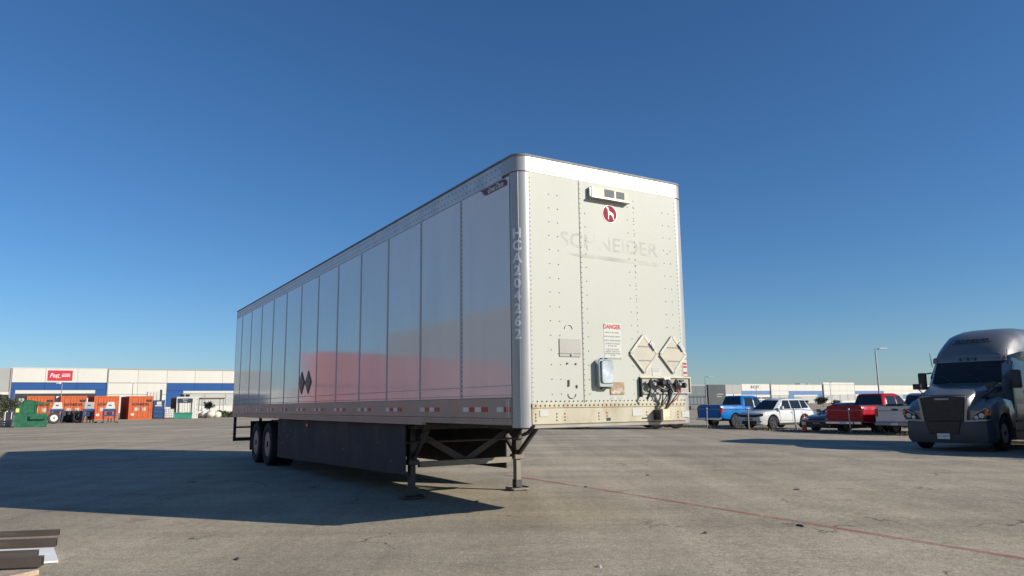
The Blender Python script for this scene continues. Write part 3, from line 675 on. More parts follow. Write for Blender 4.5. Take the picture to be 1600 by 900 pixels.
# corner post number
vs = []; fs = []
for i, ch in enumerate('HCA204262'):
    tv, tf = text_geo(ch, .155, offset=.0055, xscale=1.0)
    n0 = len(vs); zc = 3.305 - i * .1435
    bm = bmesh.new(); bv = [bm.verts.new(v) for v in tv]
    for f in tf:
        try: bm.faces.new([bv[q] for q in f])
        except ValueError: pass
    for cut in [-.045 + .015 * k for k in range(7)]:
        bmesh.ops.bisect_plane(bm, geom=bm.verts[:] + bm.edges[:] + bm.faces[:], plane_co=(cut, 0, 0), plane_no=(1, 0, 0))
    bm.verts.index_update()
    for v in bm.verts:
        th = rad(36) + v.co.x / CR; r = CR + .0025
        vs.append((CR - r * math.cos(th), CR - r * math.sin(th), zc + v.co.y))
    fs += [tuple(n0 + v.index for v in f.verts) for f in bm.faces]; bm.free()
m_num = mat('pale_grey_number', (.80, .80, .78), rough=.45, metal=.1, var=.1)
MB().add(vs, fs).build('number_lettering', m_num, T, smooth=False, label='pale vertical number HCA204262')
# maroon pennant by the roof line
pz = 3.955
pn = MB().poly([(-.008, y, z) for y, z in ((.86, 4.0), (.78, 3.975), (.80, 3.955), (.74, 3.945), (.76, 3.925), (.70, 3.912), (.205, 3.912), (.20, 3.955), (.235, 3.99), (.28, 4.0))]).build('pennant_decal', MT['maroon'], T, smooth=False, label='dark red pennant decal with white script')
text('decal_lettering', 'Great Dane', .092, MT['white'], pn, (-.0095, .47, 3.952), R=LEFT, shear=.25, offset=.0015, xscale=.85)
# conspicuity tape
def tape(ya, yb, n, mats=('tapewhite', 'red')):
    mb = MB(); w = (ya - yb) / n
    for k in range(n): mb.box(-.0155, -.012, ya - (k + 1) * w, ya - k * w, 1.307, 1.362, k % 2)
    mb.build('reflective_tape', [MT[mats[0]], MT[mats[1]]], T, smooth=False)
tape(.47, .17, 2)
for ya, yb in ((1.30, .69), (2.59, 1.98), (3.87, 3.25), (5.14, 4.52), (6.41, 5.78), (7.70, 7.08), (8.98, 8.36)): tape(ya, yb, 4)
tape(10.35, 9.75, 4, ('tapewhite', 'black')); tape(11.64, 11.02, 4, ('tapewhite', 'maroon')); tape(12.84, 12.2, 4, ('tapewhite', 'greyprint')); tape(14.3, 13.6, 4, ('greyprint', 'tapewhite'))
# two dark diamonds on the side
for cy in (8.66, 8.17):
    dd = MB().prism([(cy - .235, 1.885), (cy, 1.645), (cy + .235, 1.885), (cy, 2.125)], -.012, -.004, 'x').build('placard', MT['black'], T, smooth=False)
    MB().prism([(cy - .185, 1.885), (cy, 1.70), (cy + .185, 1.885), (cy, 2.07)], -.0145, -.0125, 'x').build('placard_sheet', MT['dstripe'], dd, smooth=False)
# underside
MB().box(.06, TW - .06, .1, TL - .05, TB + .02, TB + .085).build('floor', MT['chassis'], T, smooth=False)
cm = MB()
for k in range(25): cm.box(.17, TW - .17, 2.8 + k * .32, 2.86 + k * .32, TB - .08, TB + .018)
cm.build('crossmembers', MT['chassis'], T, smooth=False, kind='stuff')
MB().box(.28, TW - .28, .60, 2.55, TB - .03, TB + .016).build('coupler_plate', MT['chassis'], T, smooth=False)
MB().tube([(1.295, .95, TB - .02), (1.295, .95, TB - .045)], .045, 12).build('kingpin', MT['gear'], T)
MB().tube([(.17, -.03, TB + .03), (.15, -.02, TB + .0), (.14, .06, TB - .05), (.16, .2, TB - .08)], [.012, .018, .022, .02], 8).build('rope_hook', MT['hose'], T)
# skirts
def skirt(xo, y0, za, y1, zb, name='side_skirt'):
    mb = MB(); n = 5
    mb.prism([(y0, TB - .006), (y0, za), (y1, zb), (y1, TB - .006)], xo - .012, xo + .012, 'x')
    return mb.build(name, MT['skirt'], T, smooth=False, bevel=.003)
for xo, y0, za in ((.13, 3.42, .385), (TW - .13, 4.42, .29)):
    ys_ = [y0, 5.92, 8.46, 11.03]; zz = lambda y: za + (.235 - za) * (y - y0) / (11.03 - y0)
    for p, q in zip(ys_, ys_[1:]): skirt(xo, p + .003, zz(p), q - .003, zz(q))
    for y in (5.92, 8.46): MB().box(xo - .006, xo + .006, y - .03, y + .03, .36, TB - .01).build('skirt_splice', MT['hose'], T, smooth=False)
sc_ = MB(); rnd = random.Random(5)
for k in range(26):
    y, z, L_ = rnd.uniform(9.6, 10.95), rnd.uniform(.5, .95), rnd.uniform(.02, .16); sl = rnd.uniform(-.5, .2); w = rnd.uniform(.003, .010)
    sc_.poly([(.1165, y, z), (.1165, y + L_, z + sl * L_), (.1165, y + L_, z + sl * L_ + w), (.1165, y, z + w)])
for y, z, L_ in ((4.5, .8, .05), (6.2, .62, .10), (7.4, .9, .04), (3.9, .55, .06)): sc_.poly([(.1165, y, z), (.1165, y + L_, z + .01), (.1165, y + L_, z + .018), (.1165, y, z + .012)])
sc_.build('scuffs', MT['greyprint'], T, smooth=False, kind='stuff')
MB().box(.095, .117, 8.47, 8.60, .985, 1.045).build('marker_lamp', MT['orange'], T, smooth=False, bevel=.006)
MB().box(.060, .117, .0, .0, 0, 0) if False else None
# landing gear
UG = 3.709
lg = empty('landing_gear', (0, UG, 0)); lg.parent = T
for s_, vx in ((-1, .355), (1, TW - .355)):
    lm = MT['gear'] if s_ < 0 else MT['gear_lit']  # shaded left leg coloured darker, sunlit right leg paler
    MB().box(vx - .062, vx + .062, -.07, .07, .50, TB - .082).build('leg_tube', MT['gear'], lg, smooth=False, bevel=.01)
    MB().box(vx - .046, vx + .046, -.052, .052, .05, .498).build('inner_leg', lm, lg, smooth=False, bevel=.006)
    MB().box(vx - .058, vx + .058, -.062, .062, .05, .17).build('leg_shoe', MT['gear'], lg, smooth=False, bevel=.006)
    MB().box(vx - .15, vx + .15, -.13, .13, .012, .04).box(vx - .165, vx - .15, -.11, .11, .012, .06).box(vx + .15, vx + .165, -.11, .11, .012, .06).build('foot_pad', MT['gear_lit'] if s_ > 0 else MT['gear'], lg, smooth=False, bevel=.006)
    bm_ = MT['gear']
    for dy in (-.62, .62):
        MB().bar((vx, dy * .12, .60), (vx + s_ * .02, dy, TB - .09), .05, .06).build('brace', bm_, lg, smooth=False)
    MB().prism([(-.34, TB - .084), (-.09, .86), (.09, .86), (.34, TB - .084)], vx - .006 - s_ * .05, vx + .006 - s_ * .05, 'x').build('gusset', bm_, lg, smooth=False)
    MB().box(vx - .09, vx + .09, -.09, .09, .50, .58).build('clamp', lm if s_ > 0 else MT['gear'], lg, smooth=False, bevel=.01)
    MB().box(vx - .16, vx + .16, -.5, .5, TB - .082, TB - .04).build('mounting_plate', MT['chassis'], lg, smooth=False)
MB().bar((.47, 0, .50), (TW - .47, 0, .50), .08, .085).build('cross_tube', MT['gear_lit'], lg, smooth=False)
MB().bar((.40, .09, TB - .12), (TW / 2, .07, .52), .05, .095).build('cross_brace', MT['gear'], lg, smooth=False)
MB().bar((TW - .40, .09, TB - .12), (TW / 2, .07, .52), .05, .095).build('cross_brace', MT['gear'], lg, smooth=False)
MB().tube([(.2, -.1, .84), (TW - .3, -.1, .84)], .018, 6).build('crank_handle', MT['gear'], lg)
# running gear
def tyre_mesh(r, w, rimr, name='tyre', m=None, n=28):
    return MB().lathe([(rimr, -w * .42), (rimr + .03, -w / 2), (r - .06, -w / 2), (r - .02, -w * .47), (r, -w * .36), (r, -w * .12), (r - .010, -w * .10), (r - .010, w * .10), (r, w * .12), (r, w * .36), (r - .02, w * .47), (r - .06, w / 2), (rimr + .03, w / 2), (rimr, w * .42)], (0, 0, 0), n, cap=False).mesh(name, m or MT['rubber'], angle=50)
def rim_mesh(r, w, name='rim', m=None, holes=0):
    mb = MB().lathe([(r + .004, -w * .44), (r - .015, -w * .40), (r - .03, -w * .15), (r * .62, -w * .10), (r * .5, -w * .28), (r * .28, -w * .30), (r * .24, -w * .46), (.02, -w * .48), (.02, w * .40), (r + .004, w * .42)], (0, 0, 0), 24)
    mb.m = [1 if 48 <= i < 168 else 0 for i in range(len(mb.m))]
    return mb.mesh(name, [m or MT['steelrim'], MT['matte']], angle=40)
TM, RM = tyre_mesh(.51, .27, .285), rim_mesh(.285, .27)
bo = MB().box(.62, TW - .62, 10.9, 13.9, .86, TB - .082).build('bogie_frame', MT['chassis'], T, smooth=False)
for y in (11.72, 12.965):
    MB().tube([(.4, y, .51), (TW - .4, y, .51)], .065, 10).build('axle', MT['chassis'], T)
    for vx, fl in ((.165, 0), (.49, math.pi), (TW - .49, 0), (TW - .165, math.pi)):
        w = inst('wheel', TM, T, (vx, y, .51), (0, 0, fl)); inst('rim', RM, w)
for vx in (.05, TW - .65): MB().box(vx, vx + .60, 13.72, 13.735, .28, TB - .1).build('mud_flap', MT['hose'], T, smooth=False)
rb = empty('rear_bumper', (0, 0, 0)); rb.parent = T
for vx in (.03, TW - .10): MB().box(vx, vx + .07, TL - .12, TL - .04, .43, TB - .01).build('upright', MT['chassis'], rb, smooth=False)
for vx in (.75, TW - .82): MB().box(vx, vx + .07, TL - .12, TL - .04, .53, TB - .01).build('upright', MT['chassis'], rb, smooth=False)
MB().box(.03, TW - .03, TL - .13, TL - .03, .43, .53).build('bottom_bar', MT['chassis'], rb, smooth=False)
MB().box(.101, TW - .101, TL - .10, TL - .06, .80, .85).build('middle_bar', MT['chassis'], rb, smooth=False)

# ------------------------------------------------------------------ vehicles
def lerp(tab, y):
    if y <= tab[0][0]: return tab[0][1]
    for (a, p), (b_, q) in zip(tab, tab[1:]):
        if y <= b_: return p + (q - p) * (y - a) / (b_ - a)
    return tab[-1][1]
WHEELS = {}
def car_wheel(parent, x, y, r, w, rm):
    k = (r, w, rm.name)
    if k not in WHEELS: WHEELS[k] = (tyre_mesh(r, w, r * .64, n=22), car_rim(r * .64, w, rm))
    t, ri = WHEELS[k]
    o = inst('wheel', t, parent, (x, y, r), (0, 0, 0 if x < 0 else math.pi)); inst('rim', ri, o); return o
def car_rim(r, w, m):
    mb = MB().lathe([(r + .003, -w * .43), (r - .02, -w * .44), (r - .03, -w * .2), (.02, -w * .15), (.02, w * .3), (r + .003, w * .42)], (0, 0, 0), 20, 1)
    for k in range(5):
        a = 2 * math.pi * k / 5; d = Vector((0, math.cos(a), math.sin(a)))
        mb.bar(Vector((-w * .40, 0, 0)) + d * .03, Vector((-w * .40, 0, 0)) + d * (r - .01), .07, .03, 0)
    mb.lathe([(.06, -w * .46), (.06, -w * .35)], (0, 0, 0), 10, 0)
    return mb.mesh('rim', [m, MT['blackplastic']], angle=40)

def vehicle(name, label, cat, loc, heading, sp, group=None):
    # local frame: nose at y=0, +y to the tail, origin on the ground; heading is the compass bearing the nose points to
    E = empty(name, (loc[0], loc[1], gz(loc[0])), rad(180 - heading), label, cat, group)
    L, Wd, P = sp['L'], sp['W'] / 2, sp['paint']
    r = sp['r']; ax = sp['axles']; sill = sp['sill']
    ys = sorted(set([round(L * k / 44, 3) for k in range(45)] + [a + d for a in ax for d in (-r - .07, r + .07, -r * .9, r * .9, -.15, .15)]))
    rings = []
    for y in ys:
        zt = lerp(sp['top'], y); zb = lerp(sp['bot'], y)
        for a in ax:
            R_ = r + .075
            if abs(y - a) <= R_ + 1e-4: zb = max(zb, r + math.sqrt(max(R_ * R_ - (y - a) ** 2, 0)) * .98)
        zb = min(zb, zt - .08); w = Wd
        if y < sp['nr']: w *= 1 - sp['nt'] * (1 - y / sp['nr']) ** 2
        if y > L - sp['tr']: w *= 1 - sp['tt'] * ((y - L + sp['tr']) / sp['tr']) ** 2
        h = zt - zb
        half = [(w * .97, zb), (w * .995, zb + .06 * h), (w, zb + .35 * h), (w * .995, zb + .62 * h), (w * .965, zt - min(.10, .2 * h)), (w * .93, zt - .03), (w * .86, zt)]
        rings.append([(x, y, z) for x, z in half] + [(-x, y, z) for x, z in reversed(half)])
    MB().loft(rings).build('body', P, E, angle=32)
    MB().box(-Wd + .30, Wd - .30, .35, L - .3, sill - .06, lerp(sp['top'], L / 2) - .25).build('underbody', MT['blackplastic'], E, smooth=False)
    MB().box(-Wd + .02, Wd - .02, ax[0] + r + .09, ax[1] - r - .09, sill - .10, sill + .03).build('sill_trim', MT['blackplastic'], E, smooth=False, bevel=.02)
    for a in ax:
        for s_ in (-1, 1): car_wheel(E, s_ * (Wd - .135), a, r, .24, sp.get('rim', MT['steelrim']))
        if sp.get('flare'):
            for s_ in (-1, 1):
                R_ = r + .09
                MB().tube([(s_ * (Wd - .005), a + R_ * math.cos(rad(t)), r + R_ * math.sin(rad(t))) for t in range(0, 181, 15)], .02, 6).build('wheel_flare', sp['flare'], E)
    # cabin
    zB, zR, (a0, b0, w0), (a1, b1, w1) = sp['cabin']
    rings = []
    def crect(a, b_, w, c): return [(-w + c, a), (w - c, a), (w, a + c * 1.6), (w, b_ - c * 1.6), (w - c, b_), (-w + c, b_), (-w, b_ - c * 1.6), (-w, a + c * 1.6)]
    for t, c, ins in ((0, .10, 0), (.5, .11, -.012), (.86, .12, -.006), (.96, .13, .04), (1.0, .13, .16)):
        a = a0 + (a1 - a0) * min(t, .93) / .93; b_ = b0 + (b1 - b0) * min(t, .93) / .93; w = w0 + (w1 - w0) * min(t, .93) / .93
        rings.append([(x, y, zB + (zR - zB) * t) for x, y in crect(a + ins, b_ - ins, w - ins * .8, c)])
    MB().loft(rings).build('cabin', sp.get('roof', P), E, angle=32)
    def tt(z): return (z - zB) / ((zR - zB) * .93)
    def wx(z): return w0 + (w1 - w0) * tt(z) + .014
    za, zb = zB + .04, zB + (zR - zB) * .85
    fa, fb = a0 + (a1 - a0) * tt(za) - .015, a0 + (a1 - a0) * tt(zb) - .015
    G = MT['glass']
    def quad4(name, pts, m=G, parent=E): return MB().add(list(pts) + [Vector(p) * 1 for p in ()], [tuple(range(len(pts)))]).build(name, m, parent, smooth=False)
    quad4('windshield', [(-wx(za) + .12, fa, za), (wx(za) - .12, fa, za), (wx(zb) - .13, fb, zb), (-wx(zb) + .13, fb, zb)])
    ra, rb_ = b0 + (b1 - b0) * tt(za) + .015, b0 + (b1 - b0) * tt(zb) + .015
    quad4('rear_window', [(-wx(za) + .13, ra, za), (wx(za) - .13, ra, za), (wx(zb) - .14, rb_, zb), (-wx(zb) + .14, rb_, zb)])
    for s_ in (-1, 1):
        for wn in sp['windows']:
            quad4('side_window', [(s_ * wx(zB + (zR - zB) * f), y, zB + (zR - zB) * f) for y, f in wn])
        my = a0 + .38
        m_ = MB().tube([(s_ * (w0 - .02), my, zB + .06), (s_ * (w0 + .14), my + .01, zB + .10)], .025, 6); m_.box(min(s_ * (w0 + .10), s_ * (w0 + .30)), max(s_ * (w0 + .10), s_ * (w0 + .30)), my - .07, my + .05, zB + .02, zB + .20)
        m_.build('mirror', sp.get('mirror', MT['blackplastic']), E, bevel=.02)
        for hy in sp['handles']: MB().box(min(s_ * Wd, s_ * (Wd + .02)), max(s_ * Wd, s_ * (Wd + .02)), hy, hy + .16, zB - .16, zB - .13).build('door_handle', P, E, smooth=False)
        for sy in sp['shut']: MB().box(min(s_ * (Wd - .05), s_ * (Wd + .001)), max(s_ * (Wd - .05), s_ * (Wd + .0015)), sy - .006, sy + .006, sill + .08, zB - .06).build('door_gap', MT['black'], E, smooth=False)
    return E

def pickup(label, loc, heading, paint, group, rim, shade=None, toolbox=False, flare=None, cover=True):
    L = 5.85
    sp = dict(L=L, W=2.02, paint=paint, r=.42, axles=(1.0, 4.62), sill=.48, rim=rim, flare=flare,
              top=[(0, .98), (.06, 1.10), (.5, 1.18), (1.55, 1.22), (1.75, 1.25), (3.75, 1.27), (3.95, 1.36), (L, 1.37)],
              bot=[(0, .50), (.3, .45), (1, .48), (4.5, .50), (L - .3, .56), (L, .62)], nr=.5, nt=.10, tr=.25, tt=.03,
              cabin=(1.24, 1.95, (1.55, 3.92, .90), (2.35, 3.70, .74)), handles=(2.55, 3.5), shut=(1.75, 2.75, 3.72),
              windows=[[(1.98, .06), (2.78, .06), (2.78, .84), (2.42, .84)], [(2.86, .06), (3.66, .06), (3.56, .84), (2.86, .84)]])
    E = vehicle('pickup_truck', label, 'pickup truck', loc, heading, sp, group)
    tg = MB().box(-.84, .84, L - .02, L + .022, .66, 1.33).build('tailgate', paint, E, smooth=False, bevel=.015)
    MB().box(-.70, .70, L + .0225, L + .034, .98, 1.02).build('tailgate_crease', paint, tg, smooth=False, bevel=.004)
    MB().box(-.14, .14, L + .0225, L + .04, 1.16, 1.24).build('tailgate_handle', MT['blackplastic'], tg, smooth=False, bevel=.006)
    for s_ in (-1, 1): MB().box(min(s_ * .85, s_ * 1.0), max(s_ * .85, s_ * 1.0), L - .14, L + .02, .88, 1.24).build('tail_lamp', MT['taillamp'], E, smooth=False, bevel=.02)
    MB().box(-.97, .97, L - .03, L + .16, .48, .64).build('rear_bumper', MT['chrome'] if not toolbox else MT['trucktrim'], E, smooth=False, bevel=.03)
    MB().box(-.17, .17, L + .161, L + .167, .50, .61).build('number_plate', MT['white'], E, smooth=False)
    if cover: MB().box(-.80, .80, 3.98, L - .05, 1.33, 1.395).build('bed_cover', MT['blackplastic'], E, smooth=False, bevel=.01)
    if toolbox: MB().box(-.42, .42, L - .28, L + .03, 1.36, 1.46).build('bed_step_pad', MT['blackplastic'], E, smooth=False, bevel=.02)
    MB().box(-.75, .75, -.03, .05, .72, 1.02).build('grille', MT['blackplastic'], E, smooth=False, bevel=.02)
    for s_ in (-1, 1): MB().box(min(s_ * .70, s_ * .93), max(s_ * .70, s_ * .93), .0, .2, .86, 1.04).build('headlamp', MT['lens'], E, smooth=False, bevel=.02)
    MB().box(-.93, .93, -.08, .12, .48, .68).build('front_bumper', MT['chrome'], E, smooth=False, bevel=.04)
    MB().tube([(-.3, L - .4, .42), (-.3, L + .02, .40)], .04, 8).build('exhaust_pipe', MT['galv'], E)
    return E

A_, O_ = Vector((.515, -.857)), Vector((.857, .515)); F0 = Vector((11.3, 43.2))
def lot(s, o): return F0 + A_ * s + O_ * o
GP = 'pickup trucks parked backed up to the fence'
def pk(s, o): return lot(s, o + 5.85)
pickup('bright blue pickup truck with black rear window parked just right of the white trailer', pk(-1.43, 1.7), 59, MT['bluepaint'], GP, MT['blackplastic'], flare=None)
pickup('red pickup truck with chrome bumper parked between grey sedan and white pickup', pk(8.75, .3), 59, MT['redpaint'], GP, MT['steelrim'])
pickup('white pickup truck with black pad on its tailgate beside the big grey truck', pk(11.35, .3), 59, MT['silverpaint'], GP, MT['blackplastic'], toolbox=True)

def suv():
    L = 4.5
    sp = dict(L=L, W=1.84, paint=MT['whitepaint'], r=.36, axles=(.90, 3.55), sill=.32, rim=MT['chrome'], flare=MT['blackplastic'],
              top=[(0, .72), (.08, .86), (.35, .96), (1.25, 1.06), (1.5, 1.08), (4.0, 1.10), (4.4, 1.05), (L, .92)],
              bot=[(0, .30), (.3, .24), (1, .32), (4.0, .34), (L, .42)], nr=.7, nt=.16, tr=.5, tt=.10,
              cabin=(1.05, 1.67, (1.12, 4.36, .84), (1.95, 4.0, .64)), handles=(2.35, 3.25), shut=(1.45, 2.5, 3.35), mirror=MT['whitepaint'],
              windows=[[(1.66, .08), (2.50, .08), (2.50, .84), (2.02, .84)], [(2.57, .08), (3.40, .08), (3.40, .84), (2.57, .84)], [(3.46, .10), (4.05, .14), (3.86, .82), (3.46, .84)]])
    E = vehicle('suv', 'white compact sport utility car facing the fence right of the blue pickup', 'suv', lot(2.75, .45), 239, sp)
    MB().box(-.55, .55, -.03, .10, .66, .80).build('grille', MT['blackplastic'], E, smooth=False, bevel=.02)
    MB().box(-.50, .50, -.05, .10, .30, .46).build('air_intake', MT['blackplastic'], E, smooth=False, bevel=.02)
    MB().box(-.24, .24, -.055, -.03, .50, .61).build('number_plate', MT['greyprint'], E, smooth=False)
    MB().lathe([(.06, -.045), (.05, -.05)], (0, 0, .745), 14, 0, 'y').build('badge', MT['chrome'], E)
    for s_ in (-1, 1):
        MB().prism([(s_ * .53, .67), (s_ * .56, .80), (s_ * .86, .86), (s_ * .84, .74)], .0 - .02, .16, 'y').build('headlamp', MT['glass'], E, smooth=False)
        MB().box(min(s_ * .58, s_ * .80), max(s_ * .58, s_ * .80), .0, .14, .40, .47).build('fog_lamp', MT['blackplastic'], E, smooth=False, bevel=.01)
        MB().tube([(s_ * .60, 2.1, 1.665), (s_ * .61, 2.3, 1.71), (s_ * .61, 3.6, 1.71), (s_ * .60, 3.85, 1.665)], .016, 6).build('roof_rail', MT['chrome'], E)
    MB().box(-.85, .85, L - .1, L + .04, .36, .60).build('rear_bumper', MT['blackplastic'], E, smooth=False, bevel=.03)
    return E
suv()
def sedan():
    L = 4.75
    sp = dict(L=L, W=1.80, paint=MT['greypaint'], r=.34, axles=(.92, 3.68), sill=.24, rim=MT['steelrim'],
              top=[(0, .58), (.08, .70), (.4, .80), (1.3, .93), (1.6, .96), (3.8, .99), (4.5, 1.02), (L, .95)],
              bot=[(0, .24), (.3, .19), (1, .24), (4.0, .25), (L, .34)], nr=.75, nt=.18, tr=.5, tt=.10,
              cabin=(.92, 1.44, (1.18, 4.30, .80), (2.15, 3.45, .58)), handles=(2.5, 3.4), shut=(1.5, 2.6, 3.45), mirror=MT['greypaint'],
              windows=[[(1.80, .08), (2.62, .08), (2.62, .84), (2.25, .84)], [(2.69, .08), (3.70, .10), (3.34, .82), (2.69, .84)]])
    E = vehicle('sedan', 'dark blue grey sedan facing the fence behind the orange cone', 'car', lot(7.08, .45), 239, sp)
    MB().prism([(-.62, .24), (.62, .24), (.72, .46), (.55, .52), (-.55, .52), (-.72, .46)], -.035, .12, 'y').build('grille', MT['blackplastic'], E, smooth=False)
    MB().box(-.50, .50, -.03, .06, .60, .635).build('nose_trim', MT['blackplastic'], E, smooth=False)
    MB().box(-.22, .22, -.05, -.034, .38, .48).build('number_plate', MT['greyprint'], E, smooth=False)
    for s_ in (-1, 1): MB().prism([(s_ * .50, .60), (s_ * .52, .66), (s_ * .84, .74), (s_ * .83, .64)], -.01, .2, 'y').build('headlamp', MT['lens'], E, smooth=False)
    return E
sedan()

# ------------------------------------------------------------------ grey tractor units
def tractor():
    E = empty('tractor_unit', (12.857, 22.13, gz(12.857)), rad(-51.2), 'grey sleeper cab tractor truck parked nose out at the right edge', 'truck', 'tractor units parked side by side')
    P = MT['truck']
    def ring(y, w, zb, zt, c=.12, top=.85):
        half = [(w * .96, zb), (w, zb + .08), (w, zb + (zt - zb) * .55), (w * .985, zt - c), (w * (1 - c * .35 / w), zt - c * .45), (w * top, zt - .02), (w * top * .5, zt)]
        return [(x, y, z) for x, z in half] + [(-x, y, z) for x, z in reversed(half)]
    # hood
    MB().loft([ring(.18, .66, .62, 1.56, .10, .80), ring(.24, .70, .60, 1.66, .14, .82), ring(.6, .78, .6, 1.80, .16, .84), ring(1.2, .90, .7, 1.93, .18, .85), ring(1.9, 1.0, .8, 2.03, .18, .85), ring(2.25, 1.04, .8, 2.06, .16, .86)]).build('hood', P, E, angle=30)
    # fenders with wheel arches
    for s_ in (-1, 1):
        rings = []
        yc, R_ = 1.28, .60
        for k in range(23):
            y = .20 + 1.95 * k / 22
            zt = lerp([(.2, 1.17), (.35, 1.30), (.8, 1.50), (1.4, 1.60), (2.15, 1.52)], y); xo = lerp([(.2, 1.08), (.35, 1.16), (.7, 1.23), (1.3, 1.25), (2.15, 1.22)], y)
            zb = lerp([(.2, .90), (.7, .80), (2.15, .62)], y)
            if abs(y - yc) < R_: zb = max(zb, .50 + math.sqrt(R_ * R_ - (y - yc) ** 2))
            zb = min(zb, zt - .1)
            rings.append([(s_ * .62, y, zb), (s_ * (xo - .03), y, zb), (s_ * xo, y, zb + .05), (s_ * xo, y, zb + (zt - zb) * .6), (s_ * (xo - .05), y, zt - .07), (s_ * (xo - .16), y, zt), (s_ * .62, y, zt + .03)])
        MB().loft(rings).build('fender', P, E, angle=35)
        hl = MB().prism([(s_ * .735, .90), (s_ * .82, 1.06), (s_ * 1.0, 1.20), (s_ * 1.15, 1.25), (s_ * 1.16, 1.0), (s_ * 1.10, .92)], .10, .40, 'y').build('headlight', MT['blackplastic'], E, smooth=False, bevel=.01)
        for cx, cz, rr_ in ((.87, .99, .058), (1.01, 1.04, .075)):
            MB().lathe([(rr_, .099), (rr_ * .9, .085), (rr_ * .4, .08)], (s_ * cx, 0, cz), 14, 0, 'y').build('lamp_lens', MT['lens'], hl)
        MB().prism([(s_ * 1.09, 1.04), (s_ * 1.11, 1.20), (s_ * 1.175, 1.225), (s_ * 1.18, 1.05)], .095, .42, 'y').build('turn_signal', MT['orange'], hl, smooth=False)
        MB().bar((s_ * .82, .09, 1.075), (s_ * 1.12, .11, 1.25), .02, .022).build('lamp_brow', MT['trucktrim'], hl, smooth=False)
        MB().prism([(s_ * .56, .86), (s_ * .57, .91), (s_ * 1.12, .935), (s_ * 1.14, .89)], .06, .3, 'y').build('lower_trim', MT['trucktrim'], E, smooth=False)
        # hood side vent and hood mirror
        MB().prism([(.75, 1.58), (.95, 1.52), (2.0, 1.80), (2.0, 1.90), (1.8, 1.90)], min(s_ * .90, s_ * 1.00), max(s_ * .90, s_ * 1.0), 'x').build('hood_vent', MT['blackplastic'], E, smooth=False)
        MB().tube([(s_ * .90, 1.0, 1.72), (s_ * 1.02, .98, 1.86)], .02, 6).box(min(s_ * .92, s_ * 1.16), max(s_ * .92, s_ * 1.16), .93, 1.03, 1.84, 2.02).build('hood_mirror', MT['blackplastic'], E, bevel=.02)
        MB().prism([(s_ * .44, .42), (s_ * .48, .74), (s_ * .66, .82), (s_ * .60, .45)], .02, .06, 'y').build('bumper_inset', MT['blackplastic'], E, smooth=False)
    # grille
    gr = MB().prism([(-.50, .50), (.50, .50), (.63, 1.52), (.59, 1.585), (.25, 1.615), (-.25, 1.615), (-.59, 1.585), (-.63, 1.52)], .06, .20, 'y').build('grille', MT['blackplastic'], E, smooth=False, bevel=.012)
    for k in range(9):
        z = .60 + k * .10; w = .485 + (z - .5) * .12
        MB().box(-w, w, .035, .058, z, z + .045).build('grille_bar', MT['chassis'], gr, smooth=False)
    for s_ in (-1, 1): MB().bar((s_ * .545, .08, .62), (s_ * .66, .10, 1.56), .05, .06).build('grille_surround', MT['trucktrim'], gr, smooth=False)
    MB().bar((-.64, .10, 1.60), (.64, .10, 1.60), .06, .03).build('grille_surround', MT['trucktrim'], gr, smooth=False)
    MB().box(-.20, .20, .02, .06, 1.50, 1.555).build('nose_badge', MT['trucktrim'], gr, smooth=False, bevel=.01)
    # bumper: swept corners
    ring2 = lambda z: [(-1.20, .75, z), (-1.21, .45, z), (-1.10, .16, z), (-.75, .01, z), (0, -.03, z), (.75, .01, z), (1.10, .16, z), (1.21, .45, z), (1.20, .75, z), (.9, .75, z), (-.9, .75, z)]
    sh = lambda R_, d: [(x * d, y + (1 - d) * .6, z) for x, y, z in R_]
    MB().loft([sh(ring2(.24), .94), ring2(.36), ring2(.80), sh(ring2(.865), .985)]).build('front_bumper', MT['bumper'], E, angle=25)
    lgm = MB().prism([(-.40, .50), (.40, .50), (.49, .872), (-.49, .872)], -.052, .03, 'y').build('lower_grille', MT['blackplastic'], E, smooth=False, bevel=.012)
    for k in range(3): MB().box(-.41 - k * .02, .41 + k * .02, -.062, -.0525, .56 + k * .1, .60 + k * .1).build('grille_bar', MT['chassis'], lgm, smooth=False)
    MB().box(-.17, .17, -.085, -.063, .36, .52).build('number_plate', MT['white'], E, smooth=False)
    text('plate_number', 'P2100W', .085, MT['greyprint'], E, (0, -.0865, .44))
    for x in (-.35, .5): MB().tube([(x, 1.93, 2.03), (x - .12, 1.99, 2.12), (x - .42, 2.12, 2.30)], .012, 5).build('wiper', MT['blackplastic'], E)
    # cab and sleeper
    def cring(z, w, y0, y1, c): return [(-w + c, y0, z), (w - c, y0, z), (w, y0 + c * 1.3, z), (w, y1 - .08, z), (w - .08, y1, z), (-w + .08, y1, z), (-w, y1 - .08, z), (-w, y0 + c * 1.3, z)]
    MB().loft([cring(.62, 1.18, 2.12, 6.7, .12), cring(1.4, 1.20, 2.12, 6.7, .14), cring(2.02, 1.20, 2.05, 6.7, .22), cring(2.50, 1.15, 2.33, 6.7, .22), cring(2.80, 1.10, 2.50, 6.7, .22)]).build('cab', P, E, angle=34)
    # roof fairing: rounded shell sweeping back
    rings = []
    for y, w, zt in ((2.48, 1.05, 2.88), (2.56, 1.07, 3.0), (2.78, 1.09, 3.24), (3.1, 1.12, 3.50), (3.5, 1.15, 3.70), (4.1, 1.18, 3.84), (4.9, 1.19, 3.91), (6.0, 1.19, 3.93), (6.7, 1.18, 3.92)):
        zb = 2.74; h = zt - zb; c = min(.62, h * .74)
        half = [(w * .97, zb), (w, zb + h * .28), (w * .985, zt - c), (w * .92, zt - c * .50), (w * .76, zt - c * .18), (w * .52, zt - c * .04), (w * .25, zt)]
        rings.append([(x, y, z) for x, z in half] + [(-x, y, z) for x, z in reversed(half)])
